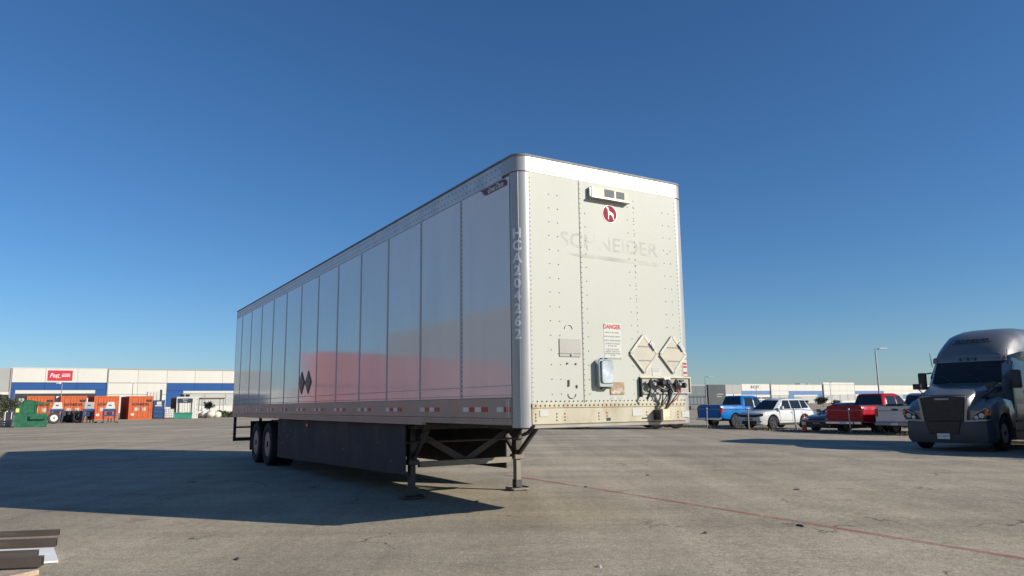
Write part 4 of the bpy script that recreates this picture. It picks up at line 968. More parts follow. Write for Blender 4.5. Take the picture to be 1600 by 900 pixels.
    rf = MB().loft(rings).build('roof_fairing', P, E, angle=50)
    # lettering lying on the sloping front of the fairing
    sl_ = math.atan2(.27, .30); RT = Matrix.Translation((0, 2.955, 3.425)) @ Matrix.Rotation(math.pi / 2 - (math.pi / 2 - sl_) , 4, 'X')
    vs, fs = text_geo('SCHNEIDER', .19, offset=.006, xscale=1.0)
    MB().add([RT @ Vector(v) for v in vs], fs).build('fairing_lettering', MT['black'], rf, smooth=False)
    MB().add([RT @ Vector(v) for v in ((-.66, -.13, .0), (.58, -.13, .0), (.58, -.10, .0), (-.66, -.10, .0))], [(0, 1, 2, 3)]).build('fairing_stripe', MT['black'], rf, smooth=False)
    # sun visor lip and marker lamps
    MB().loft([[(-1.06, 2.42, 2.70), (1.06, 2.42, 2.70), (1.06, 2.60, 2.70), (-1.06, 2.60, 2.70)], [(-1.06, 2.45, 2.86), (1.06, 2.45, 2.86), (1.06, 2.62, 2.90), (-1.06, 2.62, 2.90)]]).build('visor', P, E, bevel=.01)
    for x in (-.95, -.22, 0, .22, .95): MB().box(x - .025, x + .025, 2.39, 2.45, 2.75, 2.84).build('marker_lamp', MT['orange'] if abs(x) > .5 else MT['blackplastic'], E, smooth=False, bevel=.006)
    # glazing
    def wq(name, pts, parent=E, m=MT['glass']): return MB().poly(pts).build(name, m, parent, smooth=False)
    ws = lambda z: 2.05 + (z - 2.02) * (.60) - .012
    wp = MB()
    zs = (2.05, 2.68)
    xs_ = [-.98, -.7, -.35, 0, .35, .7, .98]
    vs = [(x * (1 if z < 2.5 else .93), ws(z) - .05 * (1 - (x / .98) ** 2) - .01, z) for z in zs for x in xs_]
    wp.add(vs, [(i, i + 1, i + 8, i + 7) for i in range(6)]).build('windshield', MT['glass'], E)
    wp = MB(); vs2 = [(x * 1.03, y - .0 + .004, z + (-.03 if z < 2.5 else .03)) for x, y, z in vs]
    wp.add(vs2, [(i, i + 1, i + 8, i + 7) for i in range(6)]).build('windshield_seal', MT['blackplastic'], E)
    for s_ in (-1, 1):
        sx = lambda z: s_ * (1.20 - max(0, z - 2.02) * .10 + .012)
        dr = MB().add([(sx(z) - s_ * .006, y, z) for y, z in ((2.42, .95), (3.55, .95), (3.55, 2.70), (2.80, 2.70), (2.42, 2.25))], [(0, 1, 2, 3, 4)]).build('door', P, E, smooth=False)
        wq('side_window', [(sx(z), y, z) for y, z in ((2.52, 2.02), (3.42, 2.02), (3.42, 2.62), (2.86, 2.62), (2.52, 2.28))], dr)
        MB().box(min(sx(1.7), sx(1.7) + s_ * .02), max(sx(1.7), sx(1.7) + s_ * .02), 3.30, 3.48, 1.70, 1.76).build('door_handle', MT['blackplastic'], dr, smooth=False)
        wq('sleeper_window', [(sx(z), y, z) for y, z in ((4.1, 2.0), (4.9, 2.0), (4.9, 2.4), (4.1, 2.4))])
        m_ = MB().tube([(s_ * 1.14, 2.38, 1.98), (s_ * 1.32, 2.24, 1.86)], .03, 6).tube([(s_ * 1.14, 2.45, 2.40), (s_ * 1.32, 2.26, 2.36)], .025, 6)
        m_.prism(rrect(min(s_ * 1.25, s_ * 1.47), max(s_ * 1.25, s_ * 1.47), 1.84, 2.40, .05), 2.14, 2.30, 'y')
        m_.build('mirror', MT['blackplastic'], E, bevel=.012)
        MB().box(min(s_ * .85, s_ * 1.19), max(s_ * .85, s_ * 1.19), 2.15, 6.6, .28, .95).build('side_fairing', MT['truck'], E, smooth=False, bevel=.03)
        MB().box(min(s_ * 1.19, s_ * 1.21), max(s_ * 1.19, s_ * 1.21), 2.3, 3.5, .50, .58).box(min(s_ * 1.19, s_ * 1.21), max(s_ * 1.19, s_ * 1.21), 2.3, 3.5, .80, .88).build('step', MT['blackplastic'], E, smooth=False)
        MB().tube([(s_ * 1.10, 2.44, 2.60), (s_ * 1.13, 2.40, 3.05)], [.012, .008], 6).build('antenna', MT['blackplastic'], E)
        w = inst('wheel', TM, E, (s_ * 1.06, 1.28, .51), (0, 0, 0 if s_ < 0 else math.pi)); inst('rim', RM, w)
    MB().box(-.45, .45, 1.0, 9.0, .55, .85).build('chassis', MT['chassis'], E, smooth=False)
    for y in (7.6, 8.9):
        for vx, fl in ((-1.08, 0), (-.75, math.pi), (.75, 0), (1.08, math.pi)): w = inst('wheel', TM, E, (vx, y, .51), (0, 0, fl)); inst('rim', RM, w)
        MB().tube([(-.9, y, .51), (.9, y, .51)], .08, 10).build('axle', MT['chassis'], E)
    MB().tube([(-.95, 1.28, .51), (.95, 1.28, .51)], .06, 8).build('axle', MT['chassis'], E)
    MB().box(-.55, .55, 7.2, 9.0, .86, 1.05).build('fifth_wheel', MT['chassis'], E, smooth=False, bevel=.03)
    return E
tr = tractor()
for k, lb in enumerate(('grey tractor unit parked second from the left of the row outside the picture', 'grey tractor unit parked third in the row outside the picture', 'grey tractor unit parked fourth in the row outside the picture')):
    c = copy_tree(tr); p = Vector((12.857, 22.13)) + Vector((.515, -.857)) * 3.55 * (k + 1)
    c.location = (p.x, p.y, gz(p.x)); c['label'] = lb

# ------------------------------------------------------------------ flatbed trailer far behind the white trailer
E = empty('flatbed_trailer', (6.0, 41.0, gz(6)), rad(2), 'low flatbed trailer whose wheels show under the white trailer nose', 'trailer')
MB().box(-5.2, 3.9, -.1, 2.4, 1.02, 1.22).build('deck', MT['chassis'], E, smooth=False)
MB().box(-1.6, .9, .0, .6, .18, .85).build('tool_box', MT['trucktrim'], E, smooth=False, bevel=.02)
MB().box(-5.0, 3.7, .8, 1.5, .75, 1.02).build('frame_beam', MT['chassis'], E, smooth=False)
for x in (1.95, 3.05, -3.4, -2.15):
    for y, fl in ((.14, math.pi / 2), (2.1, -math.pi / 2)):
        w = inst('wheel', TM, E, (x, y, .51), (0, 0, fl)); inst('rim', RM, w)
for x in (1.95, 3.05, -3.4, -2.15): MB().tube([(x, .3, .51), (x, 2.0, .51)], .06, 8).build('axle', MT['chassis'], E)

# ------------------------------------------------------------------ fence, cone, weeds
E = empty('fence', (F0.x, F0.y, gz(F0.x)), 0, 'low galvanised post fence with a thin top rail in front of parked cars', 'fence')
PM = MB().tube([(0, 0, -.1), (0, 0, 1.13)], .034, 8).lathe([(.04, 1.13), (.03, 1.17), (.005, 1.18)], (0, 0, 0), 8, 0, 'z').mesh('post', MT['galv'])
pts = []
for k in range(-2, 9):
    p = F0 + A_ * (3.08 * k); pts.append(p)
    inst('post', PM, E, (p.x - F0.x, p.y - F0.y, gz(p.x) - gz(F0.x)), (rad(random.uniform(-2, 2)), rad(random.uniform(-2, 2)), 0))
for z, r_ in ((1.10, .017), (.55, .006), (.08, .006)):
    for p, q in zip(pts, pts[1:]):
        MB().tube([(p.x - F0.x, p.y - F0.y, gz(p.x) - gz(F0.x) + z), ((p.x + q.x) / 2 - F0.x, (p.y + q.y) / 2 - F0.y, gz((p.x + q.x) / 2) - gz(F0.x) + z - .02), (q.x - F0.x, q.y - F0.y, gz(q.x) - gz(F0.x) + z)], r_, 6).build('rail' if z > 1 else 'wire', MT['galv'], E)
p = lot(6.75, -.12)
E = empty('traffic_cone', (p.x, p.y, gz(p.x)), 0, 'orange and white traffic cone standing before the grey sedan', 'cone')
MB().prism(rrect(-.18, .18, -.18, .18, .04), 0, .035, 'z').build('base', MT['hose'], E)
cr = lambda z: .135 - .105 * (z - .035) / .865
for za, zb, m in ((.035, .36, 'cone'), (.36, .50, 'white'), (.50, .60, 'cone'), (.60, .72, 'white'), (.72, .90, 'cone')):
    MB().lathe([(cr(za), za), (cr(zb), zb)], (0, 0, 0), 14, 0, 'z').build('band' if m == 'white' else 'cone_body', MT[m], E)
wd = MB()
for k in range(2600):
    s = random.uniform(-6, 22); o = random.gauss(0, .28); p = lot(s, o); hgt = abs(random.gauss(0, .10)) + .03; a = random.uniform(0, 6.28); w = random.uniform(.01, .03)
    z = gz(p.x); dx, dy = math.cos(a) * w, math.sin(a) * w; lx, ly = random.uniform(-.1, .1), random.uniform(-.1, .1)
    wd.add([(p.x - dx, p.y - dy, z), (p.x + dx, p.y + dy, z), (p.x + lx, p.y + ly, z + hgt)], [(0, 1, 2)])
o = wd.build('dry_weeds', MT['dry'], smooth=False, kind='stuff'); tag(o, 'dry weeds growing along the foot of the fence', 'weeds')

# ------------------------------------------------------------------ poles
def pole(loc, hgt, label, arm=1.2, adir=(.8, -.2), r=.09, extra=False):
    E = empty('light_pole', loc, 0, label, 'light pole')
    MB().tube([(0, 0, 0), (0, 0, hgt)], [r, r * .7], 8).build('mast', MT['galv'], E)
    MB().box(-.25, .25, -.25, .25, 0, .7).build('base', MT['coping'], E, smooth=False)
    MB().tube([(0, 0, hgt - .05), (adir[0] * arm * .5, adir[1] * arm * .5, hgt + .02)], r * .6, 6).build('arm', MT['galv'], E)
    MB().box(min(adir[0] * arm * .3, adir[0] * arm), max(adir[0] * arm * .3, adir[0] * arm), -.22, .22, hgt - .02, hgt + .16).build('lamp_head', MT['white'], E, smooth=False, bevel=.03)
    return E
pole(bear(.498, 124), 10.3, 'tall pale light pole rising behind the red pickup truck', 1.9, (1, 0), .16)
pole(bear(.2625, 250), 10.2, 'white light pole before the charcoal block, left of the blue pickup', 2.6, (1, 0), .22)
pole(bear(.331, 330), 8.6, 'short white light pole below the far warehouse sign', 1.6, (1, 0), .2)
pole(bear(.432, 300), 9.0, 'slim light pole before the far warehouse, above the sedan', 2.0, (1, 0), .14)
pole(bear(-.5195, 150), 6.4, 'thin pole standing behind the orange containers', .7, (-1, 0), .10)
pole(bear(-.6165, 110), 5.0, 'thin lamp pole above the stacked tyres and white boxes', .8, (-1, 0), .08)

# ------------------------------------------------------------------ left yard: dumpster, machines, tyres, containers
ZR = rad(31)                      # everything there stands square to the yard
p = bear(-.6555, 53.5)
E = empty('dumpster', p, ZR, 'dented green dumpster with a sloped side and an open side hatch', 'dumpster')
out = [(-.98, 0), (.98, 0), (1.0, 1.62), (1.08, 1.70), (-.10, 1.92), (-.45, 1.92), (-.9, 1.42), (-.98, .9)]
hole = (.30, .95, .98, 1.62)
def side(y0, y1):
    x0, x1, za, zb = hole
    mb = MB()
    mb.prism([(-.98, 0), (1.0, 0), (1.0, za), (-.98, za)], y0, y1)
    mb.prism([(-.98, za), (x0, za), (x0, 1.82), (-.10, 1.90), (-.45, 1.90), (-.9, 1.42)], y0, y1)
    mb.prism([(x1, za), (1.0, za), (1.02, 1.66), (x1, 1.68)], y0, y1)
    mb.prism([(x0, zb), (x1, zb), (x1, 1.68), (x0, 1.82)], y0, y1)
    return mb
side(0, .05).build('front_wall', MT['green'], E, smooth=False)
side(1.45, 1.5).build('rear_wall', MT['green'], E, smooth=False)
MB().box(-.98, 1.0, .05, 1.45, 0, .1).build('floor', MT['green'], E, smooth=False)
MB().box(-.98, -.93, .05, 1.45, .1, .9).build('end_wall', MT['green'], E, smooth=False)
MB().box(.95, 1.0, .05, 1.45, .1, .98).build('end_wall', MT['green'], E, smooth=False)
MB().prism([(-1.02, 1.36), (-.47, 1.95), (-.44, 1.92), (-1.0, 1.32)], -.04, 1.54).build('lid', MT['hose'], E, smooth=False)
MB().prism([(-.46, 1.91), (-.10, 1.91), (1.1, 1.69), (1.1, 1.73), (-.10, 1.97), (-.46, 1.97)], -.05, 1.55).build('lid', MT['green'], E, smooth=False, bevel=.01)
MB().box(-.05, .93, -.20, -.002, .56, .80).build('fork_pocket', MT['green'], E, smooth=False, bevel=.02)
MB().box(-.12, -.055, -.10, -.002, .55, .82).build('pocket_plate', MT['green'], E, smooth=False)
MB().box(-.45, .22, -.03, -.002, 1.02, 1.06).box(-.45, .22, -.03, -.002, 1.60, 1.64).box(-.50, -.455, -.035, -.002, .98, 1.86).box(.225, .27, -.035, -.002, .98, 1.82).build('rib', MT['green'], E, smooth=False)
MB().box(-.93, -.72, -.008, -.002, 1.08, 1.36).build('notice', MT['yellow'], E, smooth=False)
MB().box(-.99, 1.01, -.03, -.002, .0, .06).build('foot_rail', MT['green'], E, smooth=False)
MB().tube([(-1.05, -.05, 1.35), (-1.2, -.05, 1.05), (-1.2, -.05, .55)], .035, 6).build('lid_arm', MT['hose'], E)

def machine(b_, y, label, w=.95, wheel=False, style=0):
    E = empty('pump_cart', bear(b_, y), ZR, label, 'machine', 'blue and white pump carts')
    hw = w / 2
    MB().prism([(-hw * .8, 1.25), (hw * .8, 1.25), (hw * (.62 if style == 1 else .8), 1.86), (-hw * (.45 if style == 1 else .8), 1.86)], -.02, .55).build('cabinet', MT['shutter' if style == 0 else 'conc'], E, smooth=False, bevel=.02)
    MB().box(-.12, .12, -.034, -.021, 1.52, 1.62).build('emblem', MT['blue'], E, smooth=False)
    fr_ = MB().box(-hw, hw, -.05, .6, 1.02, 1.24)
    for x in (-hw, hw - .12): fr_.box(x, x + .12, -.05, .08, .38, 1.02).box(x, x + .12, .47, .6, .38, 1.02)
    fr_.box(-hw + .12, hw - .12, .02, .45, .60, .72)
    fr_.build('frame', MT['blue'], E, smooth=False, bevel=.01)
    for x in (-hw + .02, -.12, .12, hw - .12):
        MB().bar((x + .04, -.02, .42), (x + .02, -.08, .04), .09, .08).build('leg', MT['brown'], E, smooth=False)
    MB().box(-.22, .22, .05, .4, .72, 1.0).build('motor', MT['opening'], E, smooth=False, bevel=.03)
    for x in (-hw - .12, hw + .02): MB().box(x, x + .22, -.12, .3, .0, .10).build('foot', MT['chassis'], E, smooth=False)
    return E
machine(-.6205, 66, 'blue pump cart with a tapered white cabinet behind a white hubbed wheel', 1.05, style=1)
machine(-.577, 66.5, 'blue pump cart with a square white cabinet, middle of the three', .95)
machine(-.5485, 66, 'blue pump cart standing alone before the third orange container', 1.0, style=1)
TY = tyre_mesh(.52, .28, .29, 'tyre', MT['dustyrubber'])
p = bear(-.6235, 63)
E = empty('truck_wheel', (p.x, p.y, p.z + .52), ZR, 'large truck wheel with white hub leaning before the first pump cart', 'wheel')
inst('tyre', TY, E, rot=(rad(0), 0, rad(90)), scale=(.95, .95, .95), loc=(0, 0, -.02)); inst('rim', rim_mesh(.275, .27, 'rim', MT['white']), E, (0, -.02, -.02), rot=(0, 0, rad(90)))
for k in range(5):
    p = bear(-.611 + k * .0062, 68.2)
    o = bpy.data.objects.new('tyre', TY); COL.objects.link(o); o.location = (p.x, p.y, p.z + .54); o.rotation_euler = (0, rad(4), ZR + rad(12)); o.scale = (1.15, 1.05, 1.05)
    tag(o, '%s worn black tyre in the upright row between two pump carts' % ('leftmost', 'second from left', 'middle', 'second from right', 'rightmost')[k], 'tyre', 'upright row of worn tyres')
for s_, bb in ((0, -.587),):
    p = bear(-.5905, 66.5)
    o = bpy.data.objects.new('tyre', TY); COL.objects.link(o); o.location = (p.x, p.y, p.z + .54); o.rotation_euler = (0, 0, ZR + rad(50)); tag(o, 'single black tyre leaning on the left of the middle pump cart', 'tyre')
    p = bear(-.595, 67)
    E = empty('hand_truck', p, ZR, 'pale orange hand truck standing between the tyres and middle pump cart', 'hand truck')
    MB().tube([(-.14, 0, .1), (-.14, .05, 1.1), (-.1, .06, 1.15), (.1, .06, 1.15), (.14, .05, 1.1), (.14, 0, .1)], .03, 6).build('frame', MT['cream'], E)
    MB().box(-.2, .2, -.2, .02, .02, .06).build('toe_plate', MT['galv'], E, smooth=False)
    MB().lathe([(.12, -.03), (.12, .03)], (-.2, .05, .12), 12).lathe([(.12, -.03), (.12, .03)], (.2, .05, .12), 12).build('wheels', MT['rubber'], E)

CP, CG = {}, 'orange shipping containers standing in a row'
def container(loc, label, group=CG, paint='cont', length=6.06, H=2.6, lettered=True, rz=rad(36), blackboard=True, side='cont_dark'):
    E = empty('shipping_container', loc, rz, label, 'container', group)
    W2 = 1.22
    m = MT[paint]
    MB().box(-W2 + .08, W2 - .08, .1, length - .08, .12, H - .06).build('core', MT[side], E, smooth=False)
    for x in (-W2, W2 - .12):
        for y in (0, length - .14): MB().box(x, x + .12, y, y + .14, 0, H).build('corner_post', m, E, smooth=False)
        MB().box(x, x + .10, .14, length - .14, H - .12, H - .002).box(x, x + .10, .14, length - .14, .04, .20).build('side_rail', m, E, smooth=False)
        n = int(length / .28); vs = []; fs = []; sg = -1 if x < 0 else 1
        for k in range(n * 4 + 1):
            ph = k % 4; d = .0 if ph in (0, 1) else .035; yy = .14 + (length - .28) * k / (n * 4)
            vs += [(sg * (W2 - .02 - d), yy, .20), (sg * (W2 - .02 - d), yy, H - .12)]
        fs = [(2 * k, 2 * k + 2, 2 * k + 3, 2 * k + 1) for k in range(n * 4)]
        MB().add(vs, fs).build('side_wall', MT[side], E, smooth=False)
    MB().box(-W2 + .12, W2 - .12, .0, .12, H - .14, H).box(-W2 + .12, W2 - .12, .0, .12, .0, .16).build('end_rail', m, E, smooth=False)
    MB().box(-W2 + .1, W2 - .1, .14, length - .1, H - .05, H - .01).build('roof', MT[side], E, smooth=False)
    for s_ in (-1, 1):
        x0, x1 = (-W2 + .13, -.012) if s_ < 0 else (.012, W2 - .13)
        d = MB().box(x0, x1, .03, .10, .17, H - .15).build('door', m, E, smooth=False, bevel=.01)
        MB().box((x0 + x1) / 2 - .008, (x0 + x1) / 2 + .008, .022, .03, .25, H - .22).build('door_groove', MT[side], d, smooth=False)
        for f in (.25, .75): MB().tube([(x0 + (x1 - x0) * f, .01, .12), (x0 + (x1 - x0) * f, .01, H - .1)], .018, 6).build('lock_rod', MT['cont_dark'] if lettered else m, d)
        for z in (.4, 1.0, 1.6, 2.2): MB().box(*( (x0 - .06, x0 + .08) if s_ < 0 else (x1 - .08, x1 + .06)), .012, .03, z, z + .07).build('hinge', MT[side], d, smooth=False)
        if lettered: MB().box(*((-.62, -.2) if s_ < 0 else (.18, .55)), .012, .022, .95, 1.32).build('white_label', MT['shutter'], d, smooth=False)
    if lettered:
        text('door_lettering', 'SCHNEIDER', .36, MT['black'], E, (.0, .006, 1.66), offset=.012, xscale=.92)
        if blackboard: MB().box(.55, 1.08, .008, .028, 1.95, 2.2).build('dark_plate', MT['black'], E, smooth=False)
        MB().poly([(-1.0 + .0, .008, .55), (-.8, .008, .35), (-.6, .008, .55), (-.8, .008, .75)]).build('diamond_label', MT['tapewhite'], E, smooth=False)
    return E
container(bear(-.6437, 77.5), 'orange shipping container with black lettering partly hidden behind the dumpster')
container(bear(-.5985, 79.3), 'orange shipping container behind the row of upright tyres')
container(bear(-.5535, 81.6), 'orange shipping container behind the lone right pump cart', blackboard=False)
container(bear(-.5068, 83.6), 'orange shipping container at the right end of the row beside the blue cabinet')
# white crates seen between the containers
for b_, y, z0_, z1_, w, lb in ((-.6165, 80, 1.75, 2.6, .9, 'white storage crate on the upper shelf behind the first pump cart'), (-.6165, 80.05, .9, 1.55, .9, 'white storage crate on the lower shelf behind the first pump cart')):
    p = bear(b_, y)
    E = empty('crate_rack' if z0_ > 1.6 else 'crate', p, ZR, lb, 'crate')
    MB().box(-w / 2, w / 2, 0, .9, z0_, z1_).build('box', MT['white'], E, smooth=False, bevel=.02)
    if z0_ > 1.6: MB().box(-w / 2, w / 2, 0, .9, 1.6, 1.74).box(-w / 2, -w / 2 + .06, 0, .06, 0, 1.6).box(w / 2 - .06, w / 2, 0, .06, 0, 1.6).box(-w / 2, w / 2, 0, .9, .78, .89).build('shelf_frame', MT['navy'], E, smooth=False)
    MB().box(-w * .3, w * .3, -.012, .0, z0_ + .2, z0_ + .3).build('label_strip', MT['shutter'], E, smooth=False)
# blue cabinet
p = bear(-.4827, 86.5)
E = empty('steel_cabinet', p, ZR, 'tall blue cabinet with a pale notice right of the orange containers', 'cabinet')
MB().box(-.56, .56, 0, 1.1, .06, 2.15).build('carcass', MT['blue'], E, smooth=False, bevel=.03)
for z in (.15, .6, 1.05): MB().box(-.46, .46, -.05, -.002, z, z + .38).build('drawer', MT['blue'], E, smooth=False, bevel=.02)
MB().box(-.18, .30, -.02, -.002, 1.62, 1.98).build('notice', MT['cream'], E, smooth=False)
MB().box(-.35, .35, -.02, -.002, 1.46, 1.55).build('white_strip', MT['white'], E, smooth=False)
MB().box(-.72, -.58, .1, 1.0, .06, 2.0).build('side_channel', MT['navy'], E, smooth=False)
MB().box(.57, .66, -.05, .1, .06, 2.2).build('corner_post', MT['navy'], E, smooth=False)
# white cage box behind
p = bear(-.4895, 92)
E = empty('cage_box', p, ZR, 'white cage box raised behind the blue cabinet', 'crate')
MB().box(-.75, .65, 0, 1.2, 1.9, 3.25).build('panel', MT['conc'], E, smooth=False)
MB().box(.66, .9, 0, .3, 1.9, 3.5).build('stack_pipe', MT['opening'], E, smooth=False)
for x in (-.75, .55): MB().box(x, x + .1, 0, 1.2, 0, 1.9).build('leg', MT['galv'], E, smooth=False)
for x in (-.4, -.05, .3): MB().box(x, x + .04, -.04, -.002, 1.95, 3.2).build('bar', MT['shutter'], E, smooth=False)
# IBC tote
p = bear(-.4672, 84)
E = empty('bulk_tote', p, ZR, 'white caged liquid tote beside the blue cabinet', 'tote')
MB().box(-.45, .45, .05, .95, .16, 1.12).build('tank', MT['white'], E, smooth=False, bevel=.06, seg=2)
cg = MB()
for k in range(6): cg.box(-.5 + k * .19, -.47 + k * .19, .0, .02, .14, 1.15)
for k in range(5): cg.box(-.5, .5, -.002, .018, .16 + k * .24, .185 + k * .24)
cg.build('cage', MT['galv'], E, smooth=False)
MB().box(-.5, .5, 0, 1, 0, .14).build('pallet', MT['brown'], E, smooth=False)
# white container with navy sign
p = bear(-.4432, 88.2)
E = container(p, 'white shipping container with a navy sign on its open end', None, 'conc', 6.06, 2.55, False, ZR, False, 'brown')
sg = MB().box(-1.12, .55, -.03, -.006, 1.85, 2.35).build('sign_board', MT['navy'], E, smooth=False)
text('sign_lettering', 'SAFETY', .17, MT['white'], sg, (-.28, -.034, 2.18)); text('sign_lettering', 'ZONE', .15, MT['white'], sg, (-.28, -.034, 1.98))
for x in (-1.0, .42): MB().box(x, x + .07, -.05, .0, .05, 1.84).build('sign_post', MT['navy'], E, smooth=False)
for x in (-.55, .02):
    q = p + Vector((math.cos(ZR) * x - math.sin(ZR) * .6, math.sin(ZR) * x + math.cos(ZR) * .6, 2.55))
    o = MB().lathe([(.20, .0), (.24, .30), (.25, .30), (.22, .02)], (0, 0, 0), 14, 0, 'z').build('bucket', MT['hose'], loc=q)
    tag(o, '%s black bucket standing on the roof of the white container' % ('left' if x < -.3 else 'right'), 'bucket', 'buckets on the white container')
p = bear(-.4487, 85.5)
E = empty('bin', p, ZR, 'teal green plastic bin before the white container', 'bin')
MB().prism([(-.95, 0), (.95, 0), (1.02, .62), (-1.02, .62)], 0, .9).build('tub', MT['teal'], E, smooth=False, bevel=.03)
MB().prism([(-1.06, .62), (1.06, .62), (1.0, .72), (.35, .74), (.1, .68), (-.2, .74), (-1.0, .72)], -.04, .94).build('lid', MT['teal'], E, smooth=False)
# canopy, bags, small tree, hedge
p = bear(-.4085, 97)
E = empty('canopy', p, ZR, 'low dark brown canopy roof on thin posts behind the white bags', 'canopy')
MB().box(-1.45, 1.45, 0, 3, 2.35, 2.52).build('roof', MT['brown'], E, smooth=False, bevel=.02)
for x in (-1.35, 1.30): MB().tube([(x, .1, 0), (x, .1, 2.35)], .05, 6).tube([(x, 2.8, 0), (x, 2.8, 2.35)], .05, 6).build('post', MT['galv'], E)
def blob(r, seed, flat=.8, n=10, m=7):
    rnd = random.Random(seed); rings = []
    for j in range(m + 1):
        t = math.pi * (j + .02) / (m + .04); ring = []
        for k in range(n):
            a = 2 * math.pi * k / n; q = 1 + rnd.uniform(-.13, .13)
            ring.append((r * math.sin(t) * math.cos(a) * q, r * math.sin(t) * math.sin(a) * q, r * flat * (1 - math.cos(t) * q)))
        rings.append(ring)
    return rings
for k, (b_, y, r_, dz, m) in enumerate(((-.4265, 91, .52, 0, 'white'), (-.4195, 90.4, .55, 0, 'white'), (-.4105, 90, .55, 0, 'bag'), (-.4025, 90.3, .5, 0, 'bag'), (-.4215, 91.4, .4, .5, 'white'))):
    p = bear(b_, y)
    o = MB().loft(blob(r_, k)).build('bulk_bag', MT[m], loc=(p.x, p.y, p.z + dz), angle=70)
    tag(o, ('white bulk bag at the left end of the heap, next to the white container', 'white bulk bag in front of the heap, second from the left', 'cream bulk bag in the middle right of the heap', 'cream bulk bag at the right end of the heap', 'white bulk bag lying on top of the heap')[k], 'bag', 'heap of pale bulk bags')

def tree(name, loc, hgt, spread, n, label, m, cat='tree', trunk=.35, leafs=.22, seed=1, droop=.0):
    rnd = random.Random(seed)
    E = empty(name, loc, rnd.uniform(0, 6), label, cat)
    tb = MB(); th = hgt * trunk
    tb.tube([(0, 0, -.1), (.03, .02, th), (0, .03, hgt * .75)], [.035 * hgt * .6 + .02, .025 * hgt * .6 + .015, .01], 8)
    tips = []
    for k in range(14):
        a = rnd.uniform(0, 6.28); z = th + rnd.random() * (hgt * .72 - th); L_ = spread * rnd.uniform(.45, 1.0) * (1 - .35 * (z - th) / (hgt - th))
        e = (L_ * math.cos(a), L_ * math.sin(a), z + L_ * rnd.uniform(.15, .6)); tips.append((e, (0, 0, z)))
        tb.tube([(0, 0, z), (e[0] * .5, e[1] * .5, z + (e[2] - z) * .6), e], [.02 * hgt * .3 + .008, .012, .004], 5)
    tb.build('trunk', MT['bark'], E)
    lf = MB()
    for k in range(n):
        e, s = rnd.choice(tips); t = rnd.uniform(.35, 1.1)
        c = Vector(s).lerp(Vector(e), t) + Vector((rnd.gauss(0, 1), rnd.gauss(0, 1), rnd.gauss(0, .8))) * spread * .17
        a = Vector((rnd.gauss(0, 1), rnd.gauss(0, 1), rnd.gauss(0, 1))).normalized(); b_ = a.cross(Vector((rnd.gauss(0, 1), rnd.gauss(0, 1), rnd.gauss(0, 1)))).normalized()
        s1 = leafs * rnd.uniform(.6, 1.3)
        lf.add([c - a * s1, c + b_ * s1 * .4, c + a * s1, c - b_ * s1 * .4], [(0, 1, 2, 3)])
    lf.build('crown', MT[m], E, smooth=False)
    return E
tree('bush', bear(-.693, 70), 2.75, 1.35, 2600, 'loose grey green bush behind the dumpster at the left edge', 'leaf', 'bush', .1, .10, 3)
tree('bush', bear(-.712, 68), 2.1, 1.0, 1500, 'low grey green bush cut by the left edge of the picture', 'leaf', 'bush', .1, .10, 4)
tree('tree', bear(-.4128, 99), 2.35, .75, 1200, 'small round tree in front of the canopy', 'leaf2', 'tree', .45, .10, 5)
tree('tree', bear(.4205, 200), 2.9, 1.9, 1500, 'dark small tree above the sedan roof, left of the far windows', 'leaf2', 'tree', .2, .22, 6)
tree('tree', bear(.4385, 200), 2.0, 1.3, 900, 'dark shrub like tree above the tailgate of the red pickup', 'leaf2', 'tree', .2, .2, 7)
tree('tree', bear(.395, 190), 2.1, 1.0, 900, 'small grey tree between the white suv and the sedan', 'leaf', 'tree', .2, .2, 8)
hg = MB(); rnd = random.Random(9)
for k in range(3500):
    x = rnd.uniform(-.3, 6); y = rnd.gauss(0, .3); top = .75 + .15 * math.sin(x * 3) + .1 * math.sin(7 * x); z = rnd.uniform(.02, top)
    a = Vector((rnd.gauss(0, 1), rnd.gauss(0, 1), rnd.gauss(0, 1))).normalized(); b_ = a.cross(Vector((rnd.gauss(0, 1), rnd.gauss(0, 1), rnd.gauss(0, 1)))).normalized(); s1 = .09; c = Vector((x, y, z))
    hg.add([c - a * s1, c + b_ * s1 * .45, c + a * s1, c - b_ * s1 * .45], [(0, 1, 2, 3)])
E = empty('hedge', bear(-.4035, 94), ZR, 'low green hedge beside the rear end of the white trailer', 'hedge')
hg.build('foliage', MT['leaf2'], E, smooth=False)
# pallets and bits at far left
p = bear(-.696, 54)
E = empty('pallet_stack', p, ZR, 'stack of pale pallets left of the green dumpster', 'pallets')
for k in range(3):
    m_ = MB()
    for q in range(5): m_.box(-.75 + q * .28, -.53 + q * .28, -.02, 1.0, .10 + k * .17, .125 + k * .17)
    for yy in (0, .45, .9): m_.box(-.75, .59, yy, yy + .09, .0 + k * .17, .098 + k * .17)
    m_.build('pallet', MT['coping'], E, smooth=False)
p = bear(-.699, 56)
E = empty('barrow', p, ZR, 'red and pale barrow frame standing behind the pallets', 'barrow')
MB().tube([(-.3, 0, .1), (-.25, 0, 1.15), (-.05, 0, 1.25), (.05, 0, 1.1)], .035, 6).tube([(.0, .2, .1), (.0, .2, 1.0)], .03, 6).build('frame', MT['cream'], E)
MB().box(-.5, -.1, -.1, .4, .35, .85).build('tray', MT['red'], E, smooth=False, bevel=.03)
p = bear(-.682, 58)
E = empty('hand_pump', p, ZR, 'dark and white machine standing left behind the dumpster', 'machine')
MB().box(-.35, .1, 0, .5, .0, 1.0).build('body', MT['opening'], E, smooth=False, bevel=.04)
